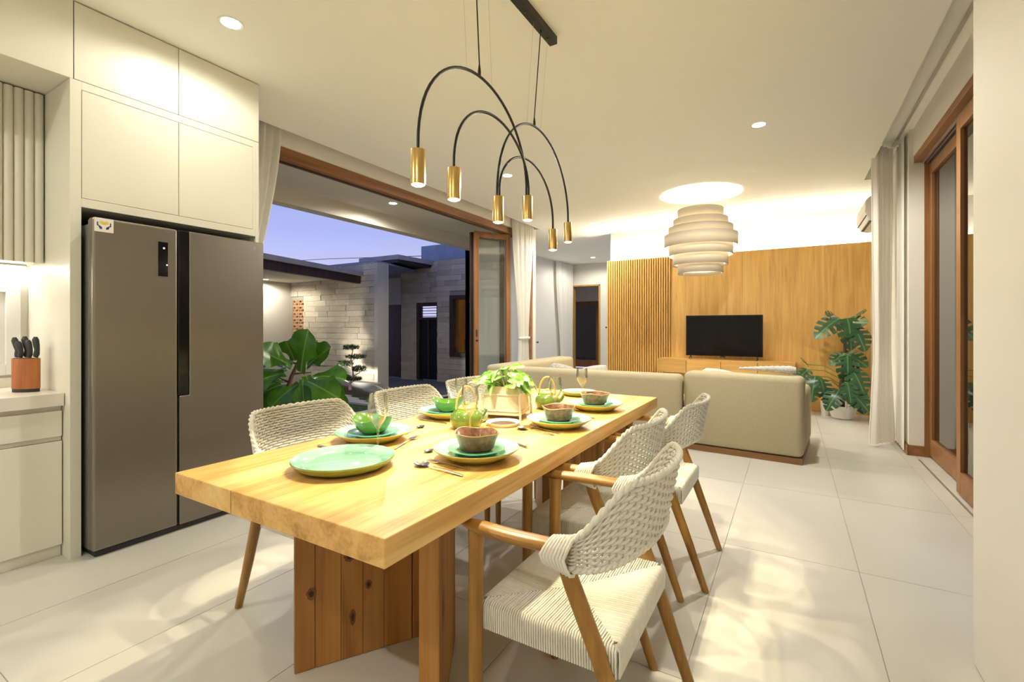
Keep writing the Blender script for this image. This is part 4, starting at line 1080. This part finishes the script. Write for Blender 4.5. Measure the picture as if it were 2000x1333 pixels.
for (p_, l_) in ((onx(1047, 669, XL + .001), 'small dark hook on the white wall beside the tied curtain'), (Vector((PX0 - .001, 8.06, 1.2)), 'small dark hook at the left end of the slatted panelling')):
    hk = thing('wall_hook', l_, 'hook', p_)
    sg = 1 if p_.x < -3 else -1
    build(MB().tube([(0, 0, 0), (sg * .03, 0, 0)], .006, 8), 'pin', 'black_matte', hk); build(MB().ball((sg * .035, 0, 0), .016, .016, .016), 'knob', 'black_matte', hk, smooth=80)
# ---- monstera in its white pot
PXm, PYm = .575, 7.55
mo = thing('monstera_plant', 'tall monstera with split leaves in the corner by the oak wall', 'plant', (PXm, PYm, .14))
mp_ = thing('plant_pot', 'white ceramic pot with cut out petals holding the monstera', 'pot', (PXm, PYm, 0))
pm_ = MB(); pm_.lathe([(.0005, 0), (.100, 0), (.125, .02), (.165, .17), (.168, .175), (.160, .175), (.120, .05), (.0005, .04)], 40)
build(pm_, 'body', 'white_ceramic', mp_, smooth=50)
for k in range(9):
    a = 2 * PI * k / 9
    pt = MB().tube([(.160 * math.cos(a), .160 * math.sin(a), .165), (.166 * math.cos(a), .166 * math.sin(a), .22), (.158 * math.cos(a), .158 * math.sin(a), .275)], [.026, .022, .006], 8, flat=.45)
    build(pt, 'petal', 'white_ceramic', mp_, smooth=60)
build(MB().lathe([(.0005, .13), (.140, .125)], 24), 'soil', 'soil', mp_)
mleaf = [leaf_mesh(.34, .17, heart, d, .10, 5) for d in (.18, .45, .75)]
trunk_pts = [(PXm, PYm, .12), (PXm - .01, PYm, .45), (PXm + .02, PYm - .01, .75), (PXm + .03, PYm, 1.02)]
build(MB().tube([Vector(p) - Vector(mo.location) for p in trunk_pts], [.030, .028, .026, .02], 10), 'stem', 'monstera_stem', mo, smooth=60)
petm = MB()
for (u, v, dy, du, dv, s_, k) in ((1640, 622, -.1, -42, 22, 1.05, 1), (1655, 622, -.25, 18, 62, 1.0, 2), (1672, 632, -.05, 40, -6, 1.0, 0), (1690, 618, .02, 20, -14, .62, 0), (1640, 630, .06, -20, -20, .8, 0), (1688, 640, -.2, 22, 30, .9, 1),
                                 (1655, 696, -.15, 4, 46, .95, 2), (1668, 690, -.02, 36, 10, .9, 1), (1650, 690, .05, -26, 14, .7, 1), (1690, 722, -.15, 26, 36, .95, 1), (1690, 715, .02, 40, -6, .8, 0),
                                 (1660, 752, -.2, 36, 36, .95, 2), (1680, 765, -.25, 30, 20, .9, 1), (1640, 762, -.2, -28, 34, .85, 1), (1655, 748, -.36, 8, 30, .7, 1), (1632, 770, .0, -20, 10, .6, 1),
                                 (1592, 735, -.1, -8, 44, .95, 1), (1578, 722, .0, -22, 18, .8, 1), (1603, 742, -.12, 14, 34, .75, 2), (1575, 712, .08, -6, -16, .6, 0)):
    p = ony(u, v, PYm + dy); q = ony(u + du, v + dv, PYm + dy - .18)
    d = q - p
    if p.x + d.normalized().x * .33 * s_ > .78: p.x = .78 - d.normalized().x * .33 * s_
    place_leaf('leaf', mleaf[k], 'monstera', mo, p, d, Vector((0, -.75, .65)), s_)
    z_at = max(.3, min(1.0, p.z - .12)); c0 = Vector((PXm, PYm, z_at))
    petm.tube([c0 - mo.location, (c0 + p) / 2 + Vector((0, 0, .05)) - mo.location, p - mo.location], .006, 5)
build(petm, 'petioles', 'stem_green', mo, smooth=60)
tag(build(MB().lathe([(.0005, 0), (.05, 0), (.062, .20), (.058, .20), (.045, .02), (.0005, .015)], 28), 'white_vase', 'white_ceramic', None, smooth=50, loc=(.40, 7.72, 0)), 'small white cylinder vase behind the monstera pot', 'vase')
# ================================================================== COURTYARD
GZ = -.10
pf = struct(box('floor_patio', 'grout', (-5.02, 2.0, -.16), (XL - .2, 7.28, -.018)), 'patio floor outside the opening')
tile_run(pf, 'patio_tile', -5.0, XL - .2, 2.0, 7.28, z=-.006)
struct(box('trim_6', 'dark_timber', (-5.16, 2.0, -.16), (-5.02, 7.28, .0), bevel=.004), 'dark timber edging between patio and lawn')
struct(box('ground', 'grass', (-12.5, -2, GZ - .12), (-5.16, 12, GZ)), 'dark green courtyard lawn')
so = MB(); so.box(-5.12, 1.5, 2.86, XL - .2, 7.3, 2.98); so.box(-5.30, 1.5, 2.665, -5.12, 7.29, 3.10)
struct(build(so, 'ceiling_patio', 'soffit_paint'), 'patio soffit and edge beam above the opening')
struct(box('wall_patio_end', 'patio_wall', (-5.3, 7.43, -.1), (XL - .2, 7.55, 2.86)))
downlight(-4.58, 4.60, 2.86, P_PATIO, 'patio soffit downlight just outside the opening', group='outdoor downlights')
# stone walls with single stones
def stone_wall(name, x0, x1, y, z0, z1, label, holes=(), seed=1, rowh=.118, lmin=.22, lmax=.62, thick=.2):
    base = struct(box(name, 'stone_joint', (x0, y, z0), (x1, y + thick, z1)), label)
    return base
def stones(base, x0, x1, y, z0, z1, holes=(), seed=1, rowh=.118, lmin=.24, lmax=.66):
    r = random.Random(seed); z = z0
    while z < z1 - .02:
        h = min(rowh, z1 - z); x = x0 - r.uniform(0, .2)
        while x < x1 - .01:
            L = r.uniform(lmin, lmax); a, b = max(x0, x), min(x1, x + L); x += L
            segs = [(a, b)]
            for (hx0, hx1, hz0, hz1) in holes:
                if z + h > hz0 + .01 and z < hz1 - .01:
                    ns_ = []
                    for p, q in segs:
                        if q <= hx0 or p >= hx1: ns_.append((p, q)); continue
                        if p < hx0: ns_.append((p, hx0))
                        if q > hx1: ns_.append((hx1, q))
                    segs = ns_
            for p, q in segs:
                if q - p > .03: box('stone', 'stone', (p + .002, y - .012 - r.uniform(0, .016), z + .002), (q - .002, y + .004, z + h - .002), base)
        z += h
YA, YBf = 6.75, 8.55
AX0, AX1 = -9.92, -7.10
bx0, bx1, bz0, bz1 = ony(571, 640, YA).x, ony(594.5, 640, YA).x, 1.2 - .06 * 10.8, 1.2 + 54 / 920 * 10.75
wA = MB(); wA.box(AX0, YA, GZ - .1, bx0, YA + .2, 2.52); wA.box(bx1, YA, GZ - .1, AX1 - .05, YA + .2, 2.52); wA.box(bx0, YA, GZ - .1, bx1, YA + .2, bz0); wA.box(bx0, YA, bz1, bx1, YA + .2, 2.52)
wAo = struct(build(wA, 'wall_stone', 'stone_joint'), 'pale split stone garden wall lit from below')
stones(wAo, AX0, AX1 - .10, YA, GZ, 2.52, [(bx0, bx1, bz0, bz1)], 5)
box('end_cap', 'render_wall', (AX1 - .10, YA - .035, GZ), (AX1, YA + .26, 2.50), wAo)
box('ledge', 'concrete', (AX1 - .95, YA - .22, GZ), (AX1 + .16, YA - .02, .10), wAo)
# terracotta breeze blocks in the slot
bw, bh = (bx1 - bx0) / 2, (bz1 - bz0) / 9
cw, chh = bw, bh; bw, bh = bw - .008, bh - .004; bm_ = MB(); t_ = .016; d0, d1_ = 0, .10
bm_.box(-bw / 2, d0, 0, bw / 2, d1_, t_); bm_.box(-bw / 2, d0, bh - t_, bw / 2, d1_, bh); bm_.box(-bw / 2, d0, t_, -bw / 2 + t_, d1_, bh - t_); bm_.box(bw / 2 - t_, d0, t_, bw / 2, d1_, bh - t_)
bm_.box(-t_ / 2, d0, t_, t_ / 2, d1_, bh - t_); bm_.box(-bw / 2, d0, bh / 2 - t_ / 2, bw / 2, d1_, bh / 2 + t_ / 2)
bm_.box(-bw * .28, d0, bh * .12, -bw * .16, d1_, bh * .5); bm_.box(bw * .12, d0, bh * .5, bw * .30, d1_, bh * .85)
bme = bm_.mesh('breeze_block')
scn = thing('breeze_block_screen', 'narrow terracotta breeze block screen in the stone wall', 'screen', (bx0, YA, bz0))
for i in range(2):
    for j in range(9): link('breeze_block', bme, 'terracotta', scn, loc=((i + .5) * cw, 0.01, j * chh + .002), rot=(0, 0, 0))
# rendered wall at the left, eave with lit soffit
struct(box('wall_boundary', 'render_wall', (AX0 - .2, -2, GZ - .1), (AX0, YA + .2, 2.6)), 'pale rendered boundary wall under the eave')
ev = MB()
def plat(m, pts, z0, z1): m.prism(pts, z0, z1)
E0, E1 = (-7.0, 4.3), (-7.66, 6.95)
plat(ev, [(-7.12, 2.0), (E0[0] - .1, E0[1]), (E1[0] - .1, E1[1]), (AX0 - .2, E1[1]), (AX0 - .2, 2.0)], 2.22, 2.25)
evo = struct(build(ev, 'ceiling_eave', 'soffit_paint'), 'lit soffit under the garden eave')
fb = MB(); fb.prism([(-6.6, 2.0), E0, E1, (E1[0] - .10, E1[1]), (E0[0] - .1, E0[1]), (-6.7, 2.0)], 2.10, 2.255)
build(fb, 'fascia', 'dark_timber', evo)
rf = MB(); rf.prism([(-6.55, 2.0), (E0[0] + .05, E0[1]), (E1[0] + .05, E1[1] + .1), (AX0 - .2, E1[1] + .1), (AX0 - .2, 2.0)], 2.255, 2.34)
build(rf, 'roof_slab', 'concrete', evo)
pe = onz(519, 546, 2.22)
downlight(pe.x, pe.y, 2.22, P_EAVE, 'downlight under the garden eave at the curtain edge', group='outdoor downlights')
# facade with doors
FZ = 2.75
def fx(u): return ony(u, 640, YBf).x
fdx0, fdx1 = fx(743), fx(783)
gdx0, gdx1 = fx(815), fx(860)
fcd = MB()
fcd.box(fdx1, YBf, GZ - .1, gdx0, YBf + .2, FZ); fcd.box(gdx0, YBf, 1.78, gdx1, YBf + .2, FZ); fcd.box(gdx1, YBf, GZ - .1, gdx1 + .02, YBf + .2, FZ)
fcd.box(-9.6, YBf, 1.75, fdx1, YBf + .2, FZ); fcd.box(-9.6, YBf, GZ - .1, fdx0, YBf + .2, 1.75)
fco = struct(build(fcd, 'wall_facade', 'stone_joint'), 'stone clad house wall across the courtyard')
stones(fco, fdx1 + .02, gdx1, YBf, GZ, FZ, [(gdx0, gdx1, GZ - 1, 1.78)], 9)
box('lintel_panel', 'render_wall', (-9.6, YBf - .03, 1.76), (fdx1 + .02, YBf, 2.42), fco)
wwx0, wwx1, wwz0, wwz1 = fx(886), fx(930), .55, 1.92
YR = YBf - .12
fr2 = MB(); fr2.box(gdx1 + .02, YR, GZ - .1, wwx0, YR + .3, FZ); fr2.box(wwx0, YR, wwz1, -5.4, YR + .3, FZ); fr2.box(wwx0, YR, GZ - .1, -5.4, YR + .3, wwz0); fr2.box(wwx1, YR, wwz0, -5.4, YR + .3, wwz1)
fro = struct(build(fr2, 'wall_facade_right', 'stone_joint'), 'nearer stone clad house wall with the lit window')
stones(fro, gdx1 + .02, -5.4, YR, GZ, FZ, [(wwx0, wwx1, wwz0, wwz1)], 12)
dk = thing('house_door', 'dark brown timber door in the recess across the courtyard', 'door', ((fdx0 + fdx1) / 2, YBf, 0))
box('leaf', 'dark_timber', (fdx0, YBf + .02, -.02), (fdx1, YBf + .07, 1.75), dk)
box('frame', 'dark_timber', (fdx1 - .06, YBf - .02, -.02), (fdx1, YBf + .02, 1.75), dk)
gd = thing('glazed_house_door', 'dark glazed door with a slatted fanlight across the courtyard', 'door', ((gdx0 + gdx1) / 2, YBf, 0))
box('stile', 'dark_timber', (gdx0, YBf - .03, -.02), (gdx0 + .09, YBf + .05, 1.78), gd); box('stile', 'dark_timber', (gdx1 - .09, YBf - .03, -.02), (gdx1, YBf + .05, 1.78), gd)
box('top_rail', 'dark_timber', (gdx0 + .09, YBf - .03, 1.70), (gdx1 - .09, YBf + .05, 1.78), gd)
box('mid_rail', 'dark_timber', (gdx0 + .09, YBf - .03, 1.38), (gdx1 - .09, YBf + .05, 1.44), gd)
box('pane', 'night_door', (gdx0 + .09, YBf, -.02), (gdx1 - .09, YBf + .02, 1.38), gd)
for k in range(4): box('fanlight_slat', 'dark_timber', (gdx0 + .09, YBf - .01, 1.455 + k * .065), (gdx1 - .09, YBf + .03, 1.470 + k * .065), gd)
box('mullion', 'dark_timber', ((gdx0 + gdx1) / 2 - .02, YBf - .02, -.02), ((gdx0 + gdx1) / 2 + .02, YBf, 1.38), gd)
wd = MB(); wt = .09
wd.box(wwx0, YR - .04, wwz0, wwx0 + wt, YR + .08, wwz1); wd.box(wwx1 - wt, YR - .04, wwz0, wwx1, YR + .08, wwz1); wd.box(wwx0 + wt, YR - .04, wwz0, wwx1 - wt, YR + .08, wwz0 + .09); wd.box(wwx0 + wt, YR - .04, wwz1 - .09, wwx1 - wt, YR + .08, wwz1)
w2 = struct(build(wd, 'window_2', 'dark_timber', bevel=.004), 'dark framed house window glowing warm across the courtyard')
box('pane', 'glass_pane', (wwx0 + wt, YR + .02, wwz0 + .09), (wwx1 - wt, YR + .028, wwz1 - .09), w2)
rmw = MB(); rmw.box(wwx0 - .4, YR + 1.5, .2, wwx1 + .5, YR + 1.6, 2.4); rmw.box(wwx0 - .4, YR + .3, 2.4, wwx1 + .5, YR + 1.6, 2.5); rmw.box(wwx0 - .4, YR + .3, .1, wwx1 + .5, YR + 1.6, .2); rmw.box(wwx0 - .5, YR + .3, .1, wwx0 - .4, YR + 1.6, 2.5); rmw.box(wwx1 + .5, YR + .3, .1, wwx1 + .6, YR + 1.6, 2.5)
struct(build(rmw, 'wall_guest_room', 'oak_panel'), 'warm guest room behind the house window')
gl = thing('guest_room_lamp', 'warm lamp shade glowing inside the house window', 'lamp', ((wwx0 + wwx1) / 2 + .1, YR + .9, .9))
build(MB().lathe([(.10, .50), (.16, .20)], 20), 'shade', 'lamp_shade', gl, smooth=60); build(MB().tube([(0, 0, -.69), (0, 0, .3)], .012, 8), 'stand', 'brass', gl)
lamp('lamp', 'POINT', (0, 0, .35), 14, WARMER, gl, shadow_soft_size=.05)
tag(box('guest_armchair', 'parapet_paint', ((wwx0 + wwx1) / 2 - .35, YR + .5, .205), ((wwx0 + wwx1) / 2 + .0, YR + .9, .98), bevel=.12, seg=4), 'blue green armchair back in the house window', 'armchair')
# canopy over the doors, parapet above
cn = struct(box('roof_canopy', 'concrete', (-8.42, 7.40, 2.66), (-7.22, YBf - .03, 2.76)), 'flat concrete canopy slab above the house doors')
box('canopy_soffit', 'dark_timber', (-8.38, 7.44, 2.60), (-7.26, YBf - .03, 2.66), cn)
pp = struct(box('wall_parapet', 'parapet_paint', (fx(820), YBf + .05, FZ), (-5.4, YBf + .6, 3.14)), 'blue grey roof parapet')
struct(box('roof_tank_housing', 'dark_timber', (fx(842), YBf + .7, FZ), (-5.4, YBf + 1.6, 3.45)))
p1, p2 = ony(640, 528, YA + .4), ony(742, 503, YA + .4)
g_ = MB(); zt0 = 2.52
g_.prism([(AX0, YA + .05), (AX1 - .1, YA + .05), (-7.7, YBf + .05), (AX0, YBf + .05)], 2.52, 2.56)
struct(build(g_, 'roof_pergola', 'parapet_paint'), 'low blue grey roof between the stone wall and the house')
pt_ = struct(box('floor_porch', 'porch_stone', (-9.9, YA + .26, GZ - .05), (-5.4, YBf - .15, -.04)))
# stepping strips in the lawn
for i in range(5):
    p = onz(640 + i * 13, 768 + i * 5.0, GZ + .02)
    tag(box('stepping_stone', 'concrete', (p.x - .42, p.y - .055, GZ + .002), (p.x + .42, p.y + .055, GZ + .05), bevel=.01), ('farthest', 'second farthest', 'middle', 'second nearest', 'nearest')[i] + ' narrow concrete stepping strip in the lawn', 'stepping stone', 'stepping strips in the lawn')
# garden bed mound by the stone wall
mb_ = MB(); c_ = onz(665, 765, GZ)
mb_.grid(lambda a, b: (c_.x + (a - .5) * 2.0, YA - .25 - b * .34, GZ + .14 * math.sin(PI * a) * math.sin(PI * min(1, b + .15)) + .005), 20, 10)
tag(build(mb_, 'planting_bed', 'mulch', smooth=80), 'dark mulch bed at the foot of the stone wall', 'planting bed')
# bonsai pine
bp_ = onz(684, 760, GZ + .1)
bz_ = thing('bonsai_tree', 'small cloud pruned tree lit against the stone wall', 'tree', (bp_.x, YA - .62, GZ + .08))
B0 = Vector(bz_.location)
def bpix(u, v): return ony(u, v, YA - .62) - B0
tr_ = MB(); tr_.tube([bpix(684, 762), bpix(683, 748), bpix(690, 735), bpix(688, 722), bpix(685, 705), bpix(688, 690), bpix(690, 680)], [.028, .024, .02, .016, .013, .010, .008], 8)
for a, b in (((684, 748), (672, 742)), ((690, 735), (703, 728)), ((688, 720), (678, 714)), ((686, 706), (700, 697)), ((684, 750), (694, 742))): tr_.tube([bpix(*a), bpix(*b)], [.012, .006], 6)
build(tr_, 'trunk', 'bonsai_trunk', bz_, smooth=60)
rb_ = random.Random(5)
for (u, v, w, h) in ((685, 680, 14, 6), (694, 698, 18, 6), (674, 712, 14, 8), (701, 722, 12, 8), (690, 741, 15, 5), (671, 738, 11, 6)):
    c0 = bpix(u, v); W_, H_ = w / 920 * 11.0, h / 920 * 10.5; fm_ = MB()
    for i in range(760):
        a, r_, zz = rb_.uniform(0, 2 * PI), math.sqrt(rb_.random()), rb_.random()
        p = c0 + Vector((W_ * r_ * math.cos(a), W_ * .8 * r_ * math.sin(a), H_ * (zz * 1.6 - .7) * (1 - .5 * r_)))
        d = Vector((rb_.uniform(-1, 1), rb_.uniform(-1, 1), rb_.uniform(.1, 1))).normalized() * .045; s_ = d.cross(Vector((0.3, .5, 1))).normalized() * .006
        fm_.add([p - s_, p + s_, p + d], [(0, 1, 2)])
    fo_ = build(fm_, 'foliage_pad', 'pine', bz_); fo_['kind'] = 'stuff'
gs = thing('garden_spotlight', 'small garden spotlight at the foot of the cloud pruned tree', 'light', (bp_.x - .10, YA - .95, GZ + .12))
build(MB().tube([(0, 0, -.12), (0, 0, .02), (0, .04, .06)], [.012, .02, .032], 12), 'body', 'black_matte', gs, smooth=50)
build(MB().ball((0, .045, .066), .026, .012, .02, 12, 6), 'lens', 'bulb_down', gs)
lamp('lamp', 'SPOT', (0, .07, .09), P_GARDEN, NEUTRAL, gs, rot=(math.radians(125), 0, math.radians(-8)), spot_size=math.radians(95), spot_blend=.8, shadow_soft_size=.03)
# fiddle leaf fig
FD = 5.75
fg_base = atd(563, 812, FD); fg_base.z = GZ
ff = thing('fiddle_leaf_fig', 'glossy fiddle leaf fig growing beside the refrigerator edge', 'tree', fg_base)
F0 = Vector(fg_base)
def fpix(u, v, dd=0.0): return atd(u, v, FD + dd)
tk = MB(); tk.tube([(0, 0, 0), fpix(563, 790) - F0, fpix(562, 760) - F0, fpix(570, 735) - F0, fpix(582, 708) - F0, fpix(590, 690) - F0], [.035, .032, .028, .024, .018, .01], 9)
for a, b in (((563, 775), (540, 768)), ((563, 770), (600, 778)), ((566, 748), (545, 738)), ((574, 730), (608, 728)), ((580, 712), (555, 700))): tk.tube([fpix(*a) - F0, fpix(*b) - F0], [.014, .007], 6)
build(tk, 'trunk', 'trunk', ff, smooth=60)
fleaf = [leaf_mesh(.44, .21, fiddle, d, .16, 0, 14, wave=.006) for d in (.1, .3, .55)]
for (u, v, dd, du, dv, s_, k, nn) in ((588, 728, -.25, 4, -46, 1.25, 0, 0), (600, 716, -.1, 26, -26, 1.0, 0, 0), (582, 700, .1, 20, -20, .9, 0, 1), (575, 705, .1, -8, -20, .85, 0, 1), (552, 715, -.05, -30, -8, 1.05, 1, 1), (560, 722, .1, -34, 6, .9, 1, 1),
                                      (606, 738, -.2, 30, -8, 1.1, 1, 1), (598, 735, -.3, 10, 22, .95, 2, 1), (612, 748, -.1, 26, 14, 1.0, 1, 0), (592, 742, -.35, -2, 18, .75, 2, 1), (545, 740, -.15, -28, 6, 1.0, 1, 0), (558, 745, .1, -24, 2, .8, 1, 1),
                                      (580, 760, -.1, 14, 14, .8, 2, 1), (540, 768, -.1, -26, 6, .95, 1, 0), (545, 775, .1, -30, 2, .9, 1, 0), (598, 775, -.2, 30, -2, .95, 1, 0), (612, 782, -.1, 28, 12, .95, 1, 0), (590, 785, -.25, 10, 20, .85, 2, 0), (565, 790, -.3, -10, 18, .8, 2, 0), (620, 795, -.1, 20, 10, .8, 1, 0), (575, 800, -.2, 14, 16, .85, 2, 0),
                                      (570, 715, -.2, -26, -14, 1.0, 0, 0), (600, 745, -.4, 24, 10, 1.05, 1, 0), (585, 750, -.3, -22, 12, .9, 1, 0), (556, 730, -.3, -26, 4, 1.1, 1, 0), (590, 700, 0, 4, -22, .9, 0, 0), (550, 752, -.2, -30, 10, 1.05, 1, 0), (605, 765, -.3, 26, 8, 1.05, 1, 0), (560, 780, -.35, -26, 8, 1.0, 1, 0), (580, 775, -.4, 8, 20, .9, 1, 0), (630, 770, -.1, 20, 14, .9, 1, 0)):
    p = fpix(u, v, dd); q = fpix(u + du, v + dv, dd - .12)
    place_leaf('leaf', fleaf[k], 'fig_leaf', ff, p, q - p, Vector((.30, -.55, .45 if not nn else 1.0)), s_)
# spiky cordyline beyond the middle chairs
cdp = onz(838, 795, -.08)
cd = thing('cordyline_plant', 'spiky purple cordyline by the patio edge behind the rope chairs', 'plant', (-5.45, 5.65, GZ))
blade = leaf_mesh(.60, .026, lambda s: max(.02, math.sin(PI * min(1, .12 + .88 * s)) ** .7), .35, .25, 0, 10)
rc = random.Random(8)
for i in range(26):
    a = i * 2.4; el = rc.uniform(.5, 1.6)
    d = Vector((math.cos(a), math.sin(a), el)); place_leaf('leaf', blade, 'pale_leaf' if i % 3 == 0 else 'purple_leaf', cd, Vector((-5.45, 5.65, GZ + .02)), d, Vector((0, 0, 1)), rc.uniform(.7, 1.05))
# thin cable across the sky
tag(build(MB().tube([ony(470, 516, 9.6), ony(640, 506, 9.2), Vector((fx(823), YBf + .3, 2.95))], .008, 5), 'overhead_cable', 'black_matte'), 'thin dark cable crossing the dusk sky', 'cable')
CLEAR = [(o_.location.x - .42, o_.location.x + .42, o_.location.y - .06, o_.location.y + .06) for o_ in C.objects if o_.name.startswith('stepping_stone')]
CLEAR += [(q_.x - .06, q_.x + .06, q_.y - .06, q_.y + .06) for q_ in (Vector(ff.location), Vector(gs.location))]
# grass blades along the visible lawn
gb_ = MB(); rg = random.Random(3)
for i in range(9000):
    x = rg.uniform(-9.6, -5.2); y = rg.uniform(2.6, 7.8); h = rg.uniform(.03, .07); a = rg.uniform(0, PI); w = .004
    dx, dy = math.cos(a) * w, math.sin(a) * w
    if y > 6.05 or (x + 5.45) ** 2 + (y - 5.65) ** 2 < .2 or any(a_ - .05 < x < b_ + .05 and c_0 - .05 < y < d_ + .05 for a_, b_, c_0, d_ in CLEAR): continue
    gb_.add([(x - dx, y - dy, GZ), (x + dx, y + dy, GZ), (x + rg.uniform(-.02, .02), y + rg.uniform(-.02, .02), GZ + h)], [(0, 1, 2)])
go = build(gb_, 'lawn_grass', 'grass'); tag(go, 'short dark green grass of the courtyard lawn', 'grass'); go['kind'] = 'stuff'
